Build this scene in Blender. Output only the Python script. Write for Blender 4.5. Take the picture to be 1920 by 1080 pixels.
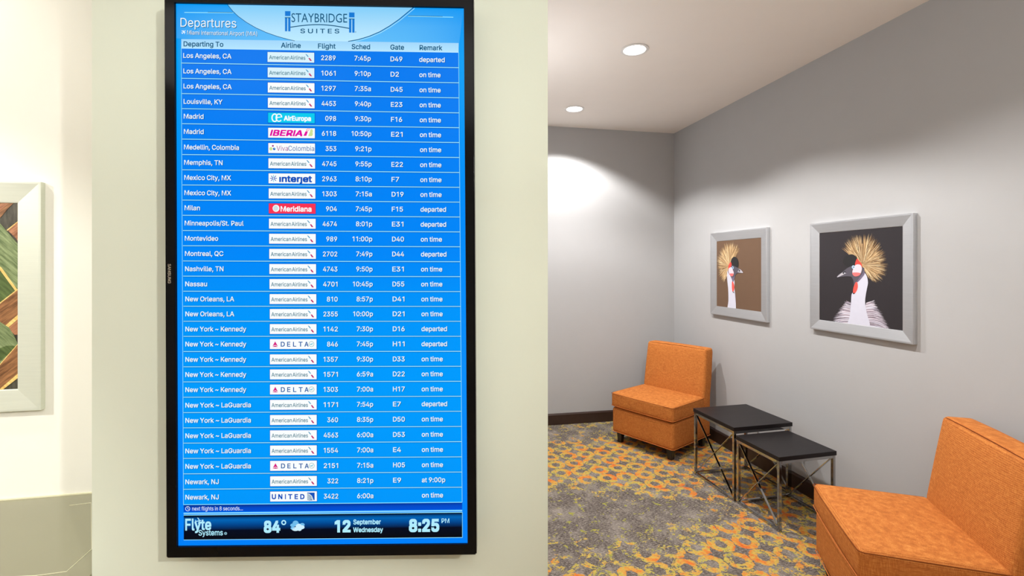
import bpy, bmesh, math, random
from mathutils import Vector, Matrix
from mathutils.geometry import tessellate_polygon
random.seed(7)
for o in list(bpy.data.objects): bpy.data.objects.remove(o)
C = bpy.context.scene.collection
S = bpy.context.scene
F, CX, CY, CAMZ, CEIL = 891.0, 960.0, 500.0, 1.43, 2.70

# ------------------------------------------------------------------ camera
cam = bpy.data.cameras.new('camera'); co = bpy.data.objects.new('camera', cam); C.objects.link(co)
co.location = (0, 0, CAMZ); co.rotation_euler = (math.pi/2, 0, 0)
cam.sensor_width = 36; cam.lens = F/1920*36; cam.shift_y = -40/1920; cam.clip_start = 0.02
S.camera = co
# ------------------------------------------------------------------ world, exposure
w = bpy.data.worlds.new('world'); S.world = w; w.use_nodes = True
w.node_tree.nodes['Background'].inputs[0].default_value = (1, .95, .88, 1)
w.node_tree.nodes['Background'].inputs[1].default_value = 0.0
S.view_settings.view_transform = 'Standard'; S.view_settings.look = 'None'
S.view_settings.exposure = 0; S.view_settings.gamma = 1; S.view_settings.use_curve_mapping = False
# ------------------------------------------------------------------ off-camera spots and added fill lights
def spot(name, loc, target, watt, col, angle, blend, radius):
    l = bpy.data.lights.new(name, 'SPOT'); l.energy = watt; l.color = col
    l.spot_size = math.radians(angle); l.spot_blend = blend; l.shadow_soft_size = radius
    o = bpy.data.objects.new(name, l); C.objects.link(o); o.location = loc
    o.rotation_euler = (Vector(target)-Vector(loc)).to_track_quat('-Z', 'Y').to_euler(); return o
def area(name, loc, rot, size, watt, col):
    l = bpy.data.lights.new(name, 'AREA'); l.energy = watt; l.color = col; l.shape = 'SQUARE'; l.size = size
    o = bpy.data.objects.new(name, l); C.objects.link(o); o.location = loc; o.rotation_euler = rot; return o
spot('offcamera_spot', (1.1, -3.4, 2.46), (-.95, 1.12, 1.2), 62, (1, .99, .975), 24, .6, .09)  # added frontal fill that evens out the pier, no known lamp
spot('offcamera_spot.001', (1.8, -1.35, 2.64), (-1.0, 1.10, 1.12), 265, (1, .98, .955), 37, .8, .05)
spot('wall_washer', (-2.05, .95, 2.66), (-1.4, 1.48, .8), 44, (1, .98, .92), 120, .8, .035)
spot('offcamera_spot.002', (-2.9, -.2, 2.6), (-2.0, 1.42, .95), 225, (1, .99, .95), 50, .45, .05)
area('lobby_fill', (.5, -1.2, 2.66), (0, 0, 0), 1.6, 8, (1, .97, .93))  # added overhead fill for the lobby side, not a known fixture
area('alcove_fill', (-.08, 2.75, 1.9), (math.pi, 0, 0), .3, 4.6, (.98, .985, 1))  # unseen fill added behind the pier to lift the alcove ceiling
area('ceiling_fill', (.6, -.95, 1.6), (math.pi, 0, 0), 1.0, 78, (.95, .97, 1))  # added cool upward fill to brighten the ceiling, no lamp stands here
area('lobby_fill.001', (-1.6, -.8, 2.66), (0, 0, 0), 1.2, 14, (1, .97, .93))  # second added overhead fill, towards the white wall

# ------------------------------------------------------------------ helpers
def lin(c):
    c = c/255.0
    return c/12.92 if c <= .04045 else ((c+.055)/1.055)**2.4
def rgb(r, g, b): return (lin(r), lin(g), lin(b), 1)
class NT:
    def __init__(s, name):
        s.m = bpy.data.materials.new(name); s.m.use_nodes = True; s.t = s.m.node_tree
        s.b = s.t.nodes['Principled BSDF']; s.out = s.t.nodes['Material Output']
    def n(s, typ, **kw):
        x = s.t.nodes.new(typ)
        for k, v in kw.items():
            if k.startswith('i_'):
                x.inputs[int(k[2:]) if k[2:].isdigit() else k[2:].replace('_', ' ')].default_value = v
            else: setattr(x, k, v)
        return x
    def l(s, a, b): s.t.links.new(a, b)
    def math(s, op, a, b=None, c=None, clamp=False):
        x = s.t.nodes.new('ShaderNodeMath'); x.operation = op; x.use_clamp = clamp
        for i, v in enumerate((a, b, c)):
            if v is None: continue
            if isinstance(v, (int, float)): x.inputs[i].default_value = v
            else: s.l(v, x.inputs[i])
        return x.outputs[0]
    def mix(s, fac, a, b):
        x = s.t.nodes.new('ShaderNodeMix'); x.data_type = 'RGBA'
        for sock, v in ((x.inputs[0], fac), (x.inputs[6], a), (x.inputs[7], b)):
            if isinstance(v, (int, float, tuple)): sock.default_value = v
            else: s.l(v, sock)
        return x.outputs[2]
    def ramp(s, fac, stops):
        x = s.t.nodes.new('ShaderNodeValToRGB'); e = x.color_ramp.elements
        while len(e) < len(stops): e.new(.5)
        for k, (p, c) in enumerate(stops): e[k].position = p; e[k].color = c
        s.l(fac, x.inputs[0]); return x.outputs[0]
    def coord(s, kind='Object', scale=(1, 1, 1), rot=(0, 0, 0)):
        tc = s.n('ShaderNodeTexCoord'); mp = s.n('ShaderNodeMapping'); s.l(tc.outputs[kind], mp.inputs[0])
        mp.inputs['Scale'].default_value = scale; mp.inputs['Rotation'].default_value = rot
        return mp.outputs[0]
    def noise(s, vec, scale, detail=3, rough=.55):
        x = s.n('ShaderNodeTexNoise'); s.l(vec, x.inputs['Vector'])
        x.inputs['Scale'].default_value = scale; x.inputs['Detail'].default_value = detail; x.inputs['Roughness'].default_value = rough
        return x.outputs[0]
    def bump(s, h, strength, dist=.01):
        x = s.n('ShaderNodeBump'); s.l(h, x.inputs['Height']); x.inputs['Strength'].default_value = strength
        x.inputs['Distance'].default_value = dist; s.l(x.outputs[0], s.b.inputs['Normal'])
def plain(name, col, rough=.5, metal=0, var=.05, scale=8, bump=0, spec=.5, bscale=120):
    t = NT(name); v = t.coord(); nz = t.noise(v, scale, 4)
    a = tuple(max(0, x*(1-var)) for x in col[:3])+(1,); b = tuple(min(1, x*(1+var)) for x in col[:3])+(1,)
    t.l(t.mix(nz, a, b), t.b.inputs['Base Color']); t.b.inputs['Roughness'].default_value = rough
    t.b.inputs['Metallic'].default_value = metal; t.b.inputs['Specular IOR Level'].default_value = spec
    if bump: t.bump(t.noise(v, bscale, 3), bump, .002)
    return t.m
def emit(name, col, strength=1.0):
    t = NT(name); t.b.inputs['Base Color'].default_value = (0, 0, 0, 1)
    t.b.inputs['Emission Color'].default_value = col; t.b.inputs['Emission Strength'].default_value = strength
    t.b.inputs['Roughness'].default_value = .25; t.b.inputs['Specular IOR Level'].default_value = .05
    return t.m
def emit_grad(name, stops, z0, z1, x=None):
    """screen picture: vertical colour ramp between local heights z0..z1"""
    t = NT(name); tc = t.n('ShaderNodeTexCoord'); sp = t.n('ShaderNodeSeparateXYZ'); t.l(tc.outputs['Object'], sp.inputs[0])
    f = t.math('DIVIDE', t.math('SUBTRACT', sp.outputs[2], z0), z1-z0, clamp=True)
    col = t.ramp(f, stops)
    if x:   # side-to-side ramp multiplies towards another colour
        fx = t.math('MULTIPLY', t.math('POWER', t.math('MULTIPLY', t.math('ABSOLUTE', t.math('SUBTRACT', sp.outputs[0], x[0])), 1/x[1], clamp=True), x[2]), x[4], clamp=True)
        col = t.mix(fx, col, x[3])
    t.l(col, t.b.inputs['Emission Color']); t.b.inputs['Emission Strength'].default_value = 1
    t.b.inputs['Base Color'].default_value = (0, 0, 0, 1); t.b.inputs['Roughness'].default_value = .25
    t.b.inputs['Specular IOR Level'].default_value = .05
    return t.m

def obj(name, bm, mats, parent=None, smooth=False, angle=35):
    me = bpy.data.meshes.new(name); bm.normal_update(); bm.to_mesh(me); bm.free()
    for m in (mats if isinstance(mats, (list, tuple)) else [mats]): me.materials.append(m)
    if smooth:
        for p in me.polygons: p.use_smooth = True
        me.set_sharp_from_angle(angle=math.radians(angle))
    o = bpy.data.objects.new(name, me); C.objects.link(o)
    if parent: o.parent = parent
    return o
def thing(name, label, cat, loc=(0, 0, 0), rz=0, group=None):
    o = bpy.data.objects.new(name, None); C.objects.link(o); o.location = loc; o.rotation_euler = (0, 0, rz)
    o.empty_display_size = .1; o['label'] = label; o['category'] = cat
    if group: o['group'] = group
    return o
def struct(o, label=None):
    o['kind'] = 'structure'
    if label: o['label'] = label
    return o
def box(bm, x0, x1, y0, y1, z0, z1, bevel=0, seg=2, mat=0):
    vs = [bm.verts.new((x, y, z)) for z in (z0, z1) for y in (y0, y1) for x in (x0, x1)]
    fs = [bm.faces.new([vs[i] for i in q]) for q in ((0, 2, 3, 1), (4, 5, 7, 6), (0, 1, 5, 4), (2, 6, 7, 3), (0, 4, 6, 2), (1, 3, 7, 5))]
    for f in fs: f.material_index = mat
    if bevel:
        es = list({e for f in fs for e in f.edges})
        bmesh.ops.bevel(bm, geom=es, offset=bevel, segments=seg, affect='EDGES', profile=.5)
    return vs
def prism(bm, pts, z0, z1):
    lo = [bm.verts.new((x, y, z0)) for x, y in pts]; hi = [bm.verts.new((x, y, z1)) for x, y in pts]
    n = len(pts); bm.faces.new(lo[::-1]); bm.faces.new(hi)
    for i in range(n): bm.faces.new((lo[i], lo[(i+1) % n], hi[(i+1) % n], hi[i]))
    bmesh.ops.recalc_face_normals(bm, faces=bm.faces)
def bar(bm, a, b, wx, wy, up=(0, 0, 1), bevel=0):
    a, b = Vector(a), Vector(b); d = (b-a).normalized(); s = d.cross(Vector(up))
    if s.length < 1e-4: s = d.cross(Vector((1, 0, 0)))
    s.normalize(); u = s.cross(d)
    vs = [bm.verts.new(p + s*(i*wx/2) + u*(j*wy/2)) for p in (a, b) for (i, j) in ((-1, -1), (1, -1), (1, 1), (-1, 1))]
    fs = [bm.faces.new([vs[k] for k in q]) for q in ((0, 1, 2, 3), (7, 6, 5, 4), (0, 4, 5, 1), (1, 5, 6, 2), (2, 6, 7, 3), (3, 7, 4, 0))]
    bmesh.ops.recalc_face_normals(bm, faces=fs)
    if bevel: bmesh.ops.bevel(bm, geom=list({e for f in fs for e in f.edges}), offset=bevel, segments=2, affect='EDGES')
def tube(bm, pts, r, n=6, closed=False):
    pts = [Vector(p) for p in pts]; rings = []
    N = len(pts)
    for i, p in enumerate(pts):
        if closed: d = pts[(i+1) % N]-pts[i-1]
        else: d = pts[min(i+1, N-1)]-pts[max(i-1, 0)]
        d.normalize(); s = d.cross(Vector((0, 0, 1)))
        if s.length < .2: s = d.cross(Vector((0, 1, 0)))
        s.normalize(); u = s.cross(d)
        rings.append([bm.verts.new(p+(s*math.cos(2*math.pi*k/n)+u*math.sin(2*math.pi*k/n))*r) for k in range(n)])
    for i in range(N if closed else N-1):
        A, B = rings[i], rings[(i+1) % N]
        for k in range(n): bm.faces.new((A[k], A[(k+1) % n], B[(k+1) % n], B[k]))
    if not closed: bm.faces.new(rings[0][::-1]); bm.faces.new(rings[-1])
    bmesh.ops.recalc_face_normals(bm, faces=bm.faces)
def rbox(bm, sx, sy, sz, r, crown=(0, 0, 0), fn=None):
    """soft upholstered block centred on the origin: rounded corners and crowned faces"""
    def ax(s):
        h = s/2; e = [-h, -h+r*.3, -h+r*.65, -h+r]; k = 8
        return e+[(-h+r)+(s-2*r)*i/k for i in range(1, k)]+[-v for v in e[::-1]]
    X, Y, Z = ax(sx), ax(sy), ax(sz); cache = {}
    def V(x, y, z):
        key = (round(x, 6), round(y, 6), round(z, 6))
        if key in cache: return cache[key]
        q = Vector((max(-sx/2+r, min(sx/2-r, x)), max(-sy/2+r, min(sy/2-r, y)), max(-sz/2+r, min(sz/2-r, z))))
        p = Vector((x, y, z)); d = p-q
        if d.length > 1e-9: p = q+d.normalized()*r
        fx, fy, fz = (1-abs(2*x/sx)**3), (1-abs(2*y/sy)**3), (1-abs(2*z/sz)**3)
        p.z += crown[2]*fx*fy*(2*z/sz); p.y += crown[1]*fx*fz*(2*y/sy); p.x += crown[0]*fy*fz*(2*x/sx)
        if fn: p = fn(p)
        cache[key] = bm.verts.new(p); return cache[key]
    def grid(A, B, f):
        for i in range(len(A)-1):
            for j in range(len(B)-1):
                bm.faces.new((f(A[i], B[j]), f(A[i+1], B[j]), f(A[i+1], B[j+1]), f(A[i], B[j+1])))
    for s in (X[0], X[-1]): grid(Y, Z, lambda a, b: V(s, a, b))
    for s in (Y[0], Y[-1]): grid(X, Z, lambda a, b: V(a, s, b))
    for s in (Z[0], Z[-1]): grid(X, Y, lambda a, b: V(a, b, s))
    bmesh.ops.recalc_face_normals(bm, faces=bm.faces)

# ------------------------------------------------------------------ the room, measured in the alcove's own axes
K = math.atan(.196)
E1 = Vector((math.cos(K), math.sin(K), 0)); E2 = Vector((-math.sin(K), math.cos(K), 0))   # along back wall, into depth
CORNER = Vector((1.545, 4.53, 0))
def R(a, b, z=0):   # a metres left of the right wall (negative = left), b metres towards the camera from the back wall
    p = CORNER + E1*a - E2*b; p.z = z; return p
def ray(px, py=CY): return Vector(((px-CX)/F, 1.0, -(py-CY)/F))
CAM = Vector((0, 0, CAMZ))
def hit(px, py, P0, n):
    d = ray(px, py); return CAM + d*((P0-CAM).dot(n)/d.dot(n))

M = {}
M['grey_paint'] = plain('grey_wall_paint', (.425, .425, .428, 1), .75, var=.02, bump=.05, spec=.2)
M['white_paint'] = plain('white_wall_paint', (.84, .82, .74, 1), .7, var=.015, bump=.05, spec=.2)
M['beige_paint'] = plain('beige_wall_paint', (.66, .70, .58, 1), .7, var=.02, scale=2, bump=.04, spec=.2)
M['ceiling_paint'] = plain('ceiling_paint', (.86, .82, .775, 1), .85, var=.015, spec=.1)
M['dark_wood'] = plain('dark_wood', (.035, .016, .011, 1), .4, var=.25, scale=20)
M['white_trim'] = plain('white_trim', (.75, .74, .72, 1), .4)
M['can'] = plain('can_reflector', (.85, .84, .82, 1), .25, metal=.3)
M['lamp'] = emit('lamp_glow', (1, .98, .95, 1), 12)

# carpet
def carpet():
    t = NT('ring_carpet'); tc = t.n('ShaderNodeTexCoord')
    mp = t.n('ShaderNodeMapping'); t.l(tc.outputs['Object'], mp.inputs[0]); mp.inputs['Rotation'].default_value = (0, 0, -K)
    P = mp.outputs[0]
    # wobble for eroded ring outlines
    nw = t.n('ShaderNodeTexNoise'); t.l(P, nw.inputs['Vector']); nw.inputs['Scale'].default_value = 38; nw.inputs['Detail'].default_value = 5
    off = t.n('ShaderNodeVectorMath', operation='SUBTRACT'); t.l(nw.outputs['Color'], off.inputs[0]); off.inputs[1].default_value = (.5, .5, .5)
    sc = t.n('ShaderNodeVectorMath', operation='SCALE'); t.l(off.outputs[0], sc.inputs[0]); sc.inputs['Scale'].default_value = .030
    ad = t.n('ShaderNodeVectorMath', operation='ADD'); t.l(P, ad.inputs[0]); t.l(sc.outputs[0], ad.inputs[1])
    sp = t.n('ShaderNodeSeparateXYZ'); t.l(ad.outputs[0], sp.inputs[0])
    cell = .139
    # rotate the known ring centre into carpet axes
    c0 = Matrix.Rotation(-K, 2) @ Vector((1.103, 2.312))
    def fold(o, c):
        a = t.math('ADD', t.math('DIVIDE', t.math('SUBTRACT', o, c), cell), 100.5)
        return t.math('MULTIPLY', t.math('SUBTRACT', t.math('FRACT', a), .5), cell)
    ux, uy = fold(sp.outputs[0], c0.x), fold(sp.outputs[1], c0.y)
    r = t.math('SQRT', t.math('ADD', t.math('MULTIPLY', ux, ux), t.math('MULTIPLY', uy, uy)))
    band = t.math('ABSOLUTE', t.math('SUBTRACT', r, .049))
    ring = t.math('SUBTRACT', 1.0, t.math('DIVIDE', band, .0200))         # >0 inside the ring band
    # where the pattern is full and where it has worn away
    sq = t.n('ShaderNodeSeparateXYZ'); t.l(tc.outputs['Object'], sq.inputs[0])
    def blob(cx, cy, rx, ry):
        a = t.math('POWER', t.math('DIVIDE', t.math('ABSOLUTE', t.math('SUBTRACT', sq.outputs[0], cx)), rx), 2)
        b = t.math('POWER', t.math('DIVIDE', t.math('ABSOLUTE', t.math('SUBTRACT', sq.outputs[1], cy)), ry), 2)
        return t.math('SUBTRACT', 1.0, t.math('ADD', a, b), clamp=True)
    g = t.math('ADD', t.math('MULTIPLY', blob(.45, 2.72, .72, .50), 1.5), t.math('MULTIPLY', blob(.98, 2.80, .42, .15), 1.0))
    g = t.math('ADD', g, t.math('MULTIPLY', blob(.3, 4.2, 1.1, .4), .9))
    big = t.noise(P, 1.3, 2); med = t.noise(P, 9, 3); fine = t.noise(P, 60, 4, .7)
    wear = t.math('ADD', t.math('MULTIPLY', t.math('SUBTRACT', big, .5), 1.6), t.math('MULTIPLY', t.math('SUBTRACT', med, .5), 3.0))
    wear = t.math('ADD', wear, t.math('MULTIPLY', t.math('SUBTRACT', fine, .5), 3.8))
    lvl = t.math('SUBTRACT', t.math('ADD', wear, .40), t.math('MULTIPLY', g, .86))
    m1 = t.math('GREATER_THAN', t.math('MINIMUM', t.math('MULTIPLY', ring, 1.5), lvl), .06)
    # loose flecks in the worn part
    fl = t.noise(P, 26, 5, .62)
    m2 = t.math('GREATER_THAN', t.math('ADD', fl, t.math('MULTIPLY', t.math('MINIMUM', ring, .3), .10)), .625)
    mask = t.math('MAXIMUM', m1, m2)
    # grey heather ground with thread streaks along the depth axis
    v2 = t.coord('Object', (42, 190, 1), (0, 0, -K)); st = t.noise(v2, 1.5, 5, .8)
    grd = t.ramp(st, [(.36, rgb(40, 35, 33)), (.47, rgb(88, 80, 75)), (.56, rgb(128, 118, 110)), (.66, rgb(214, 204, 192))])
    blot = t.noise(P, 7, 5, .65)
    grd = t.mix(t.math('MULTIPLY', t.math('SUBTRACT', blot, .48), 3.2, clamp=True), grd, t.mix(.55, grd, rgb(186, 176, 164)))
    grd = t.mix(t.math('MULTIPLY', t.math('SUBTRACT', .5, blot), 3.0, clamp=True), grd, t.mix(.5, grd, rgb(62, 55, 52)))
    hue = t.math('ADD', t.math('MULTIPLY', t.noise(P, 9, 3), .6), t.math('MULTIPLY', t.noise(P, 34, 3), .4))
    hue = t.math('SUBTRACT', hue, t.math('MULTIPLY', g, .12))
    yo = t.ramp(hue, [(.36, rgb(150, 148, 72)), (.43, rgb(184, 168, 84)), (.50, rgb(200, 158, 76)), (.56, rgb(206, 134, 62)), (.64, rgb(212, 100, 46))])
    yo = t.mix(t.math('MULTIPLY', t.math('SUBTRACT', .52, st), 3.2, clamp=True), yo, rgb(104, 80, 48))
    yo = t.mix(t.math('MULTIPLY', t.math('SUBTRACT', st, .56), 2.5, clamp=True), yo, rgb(226, 204, 150))
    col = t.mix(mask, grd, yo)
    t.l(col, t.b.inputs['Base Color']); t.b.inputs['Roughness'].default_value = .95; t.b.inputs['Specular IOR Level'].default_value = .05
    t.bump(st, .3, .002); return t.m
M['carpet'] = carpet()

def slab(name, pts, z0, z1, m, label=None):
    bm = bmesh.new(); prism(bm, [(p.x, p.y) for p in pts], z0, z1); return struct(obj(name, bm, m), label)
WL = -5.8     # closing wall, metres left of the right wall
DB = 8.0      # room depth
slab('floor', [R(.2, -.2), R(WL-.2, -.2), R(WL-.2, DB+.2), R(.2, DB+.2)], -.1, 0, M['carpet'], 'grey carpet with worn yellow and orange rings')
slab('wall_back', [R(.15, 0), R(.15, -.15), R(WL, -.15), R(WL, 0)], 0, CEIL, M['grey_paint'], 'grey painted far wall of the seating alcove')
slab('wall_right', [R(.15, 0), R(0, 0), R(0, DB), R(.15, DB)], 0, CEIL, M['grey_paint'], 'long grey painted wall behind the orange chairs')
slab('wall_rear', [R(.15, DB), R(WL, DB), R(WL, DB+.15), R(.15, DB+.15)], 0, CEIL, M['white_paint'])
slab('wall_side', [R(WL, -.15), R(WL-.15, -.15), R(WL-.15, DB+.15), R(WL, DB+.15)], 0, CEIL, M['white_paint'])
# TV wall: nearly square to the lens
TYAW = math.radians(1.388)
T0 = Vector((-.4227, 1.06, CAMZ-.0204)); TN = Vector((-math.sin(TYAW), math.cos(TYAW), 0)); TX = Vector((math.cos(TYAW), math.sin(TYAW), 0))
WGAP = .056
PW = T0+TN*WGAP
pL, pR = hit(172.3, CY, PW, TN), hit(1027.2, CY, PW, TN)
LW0 = Vector((-.884*1.5, 1.5, 0))      # a point of the white wall
def lw(a, off=0): return LW0+E1*a-E2*off
back_r = pR + E2*3.2
slab('wall_front', [pL, pR, pR+E2*.30, pR+E2*.30-TX*.2, pL+E2*.42], 0, CEIL, M['beige_paint'], 'beige painted pier carrying the departures screen')
pr2 = Vector((pR.x, pR.y, 0))+E2*.28
slab('wall_inner', [pr2-TX*.02, pr2+E2*3.15-TX*.02, pr2+E2*3.15-TX*.14, pr2-TX*.14], 0, CEIL, M['grey_paint'])
slab('wall_left', [lw(-1.55), lw(.9), lw(.9, -.1), lw(-1.55, -.1)], 0, CEIL, M['white_paint'], 'bright white wall with the palm leaf picture')

# ceiling slab with real holes for the cans
lampxy = [(.717, 2.78), (.502, 3.823), (.932, 1.737), (1.147, .694)]
bm = bmesh.new(); prism(bm, [(p.x, p.y) for p in (R(.2, -.2), R(WL-.2, -.2), R(WL-.2, DB+.2), R(.2, DB+.2))], CEIL, CEIL+.16)
ceil = struct(obj('ceiling', bm, M['ceiling_paint']), 'warm white painted ceiling')
cutbm = bmesh.new()
for x, y in lampxy:
    bmesh.ops.create_cone(cutbm, cap_ends=True, segments=48, radius1=.066, radius2=.066, depth=.2, matrix=Matrix.Translation((x, y, CEIL+.02)))
cut = obj('cutter', cutbm, M['can']); md = ceil.modifiers.new('holes', 'BOOLEAN'); md.object = cut; md.solver = 'EXACT'
bpy.context.view_layer.update()
me = bpy.data.meshes.new_from_object(ceil.evaluated_get(bpy.context.evaluated_depsgraph_get())); ceil.modifiers.clear(); ceil.data = me
bpy.data.objects.remove(cut)

# baseboards
def baseboard(name, a, b, n, label):
    bm = bmesh.new(); d = (b-a).normalized()
    prof = [(0, 0), (.014, 0), (.014, .088), (.009, .098), (0, .1)]
    A = [bm.verts.new(a+n*u+Vector((0, 0, v))) for u, v in prof]; B = [bm.verts.new(b+n*u+Vector((0, 0, v))) for u, v in prof]
    for i in range(5): bm.faces.new((A[i], A[(i+1) % 5], B[(i+1) % 5], B[i]))
    bm.faces.new(A[::-1]); bm.faces.new(B); bmesh.ops.recalc_face_normals(bm, faces=bm.faces)
    return struct(obj(name, bm, M['dark_wood']), label)
baseboard('baseboard_right', R(0, 0), R(0, 6.5), -E1, 'dark brown baseboard along the grey right wall')
baseboard('baseboard_back', R(-2.2, 0), R(-.015, 0), -E2, 'dark brown baseboard along the far wall')

# recessed lamps
def downlight(x, y, label, power=116, blend=.30):
    t = thing('recessed_ceiling_light', label, 'ceiling light', (x, y, CEIL), 0, 'recessed downlights in the alcove ceiling')
    bm = bmesh.new(); n = 48; prof = [(.066, .0), (.066, -.001), (.079, -.0015), (.080, -.004), (.066, -.006), (.0635, -.004), (.0635, .002)]
    rings = [[bm.verts.new((math.cos(2*math.pi*k/n)*r, math.sin(2*math.pi*k/n)*r, z)) for k in range(n)] for r, z in prof]
    for i in range(len(rings)-1):
        for k in range(n): bm.faces.new((rings[i][k], rings[i][(k+1) % n], rings[i+1][(k+1) % n], rings[i+1][k]))
    bmesh.ops.recalc_face_normals(bm, faces=bm.faces); obj('trim_ring', bm, M['white_trim'], t, True)
    bm = bmesh.new(); prof = [(.0635, .0), (.060, .03), (.052, .06)]
    rings = [[bm.verts.new((math.cos(2*math.pi*k/n)*r, math.sin(2*math.pi*k/n)*r, z)) for k in range(n)] for r, z in prof]
    for i in range(len(rings)-1):
        for k in range(n): bm.faces.new((rings[i][k], rings[i][(k+1) % n], rings[i+1][(k+1) % n], rings[i+1][k]))
    obj('reflector', bm, M['can'], t, True)
    bm = bmesh.new()
    vs = [bm.verts.new((math.cos(2*math.pi*k/n)*.060, math.sin(2*math.pi*k/n)*.060, .012)) for k in range(n)]
    c = bm.verts.new((0, 0, .006))
    for k in range(n): bm.faces.new((c, vs[(k+1) % n], vs[k]))
    obj('lamp_lens', bm, M['lamp'], t, True)
    spot('can_lamp', (x, y, CEIL-.008), (x, y, 0), power, (1, .98, .965), 130, blend, .03)
    return t
downlight(*lampxy[0], 'recessed downlight nearer the camera, larger white disc in the ceiling')
downlight(*lampxy[1], 'recessed downlight farther off, smaller disc near the far wall')
downlight(*lampxy[2], 'recessed downlight above the foreground chair, just outside the picture', 70, .4)
downlight(*lampxy[3], 'recessed downlight nearest the camera, just outside the picture', 6, .4)

# ------------------------------------------------------------------ upholstered chairs
def fabric():
    t = NT('orange_weave'); tc = t.n('ShaderNodeTexCoord'); sp = t.n('ShaderNodeSeparateXYZ'); t.l(tc.outputs['Object'], sp.inputs[0])
    X, Y, Z = sp.outputs; k = 960.0
    a = t.math('SINE', t.math('MULTIPLY', t.math('ADD', X, Y), k))
    b = t.math('SINE', t.math('MULTIPLY', t.math('ADD', t.math('SUBTRACT', X, Y), t.math('MULTIPLY', Z, 1.3)), k))
    dot = t.math('MULTIPLY', a, b)
    v = t.coord('Object', (1, 1, 1)); n1 = t.noise(v, 9, 4, .6)
    sv = t.coord('Object', (40, 40, 420)); n2 = t.noise(sv, 1.0, 3)
    sv2 = t.coord('Object', (420, 420, 40)); n3 = t.noise(sv2, 1.0, 3)
    slub = t.math('ADD', t.math('MULTIPLY', n2, .5), t.math('MULTIPLY', n3, .5))
    col = t.ramp(slub, [(.34, rgb(148, 82, 36)), (.5, rgb(184, 106, 48)), (.66, rgb(212, 142, 74))])
    col = t.mix(t.math('MULTIPLY', n1, .22), col, rgb(168, 88, 40))
    col = t.mix(t.math('MULTIPLY', t.math('SUBTRACT', dot, .30), .85, clamp=True), col, rgb(238, 168, 84))
    col = t.mix(t.math('MULTIPLY', t.math('SUBTRACT', t.math('MULTIPLY', dot, -1), .5), .5, clamp=True), col, rgb(140, 62, 22))
    t.l(col, t.b.inputs['Base Color']); t.b.inputs['Roughness'].default_value = .8
    t.b.inputs['Sheen Weight'].default_value = .0; t.b.inputs['Specular IOR Level'].default_value = .15
    t.bump(dot, .12, .0006); return t.m
M['fabric'] = fabric()
M['piping'] = plain('orange_piping', rgb(186, 108, 54), .8, var=.2, scale=80, spec=.15)
M['seam'] = plain('dark_seam', rgb(122, 62, 28), .9, spec=.1)
M['black_wood'] = plain('black_wood_leg', (.012, .010, .009, 1), .35, var=.2)
W_, D_, LEG, BT, ST, TOP = .56, .535, .085, .285, .41, .775
SEAT = .425
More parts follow.
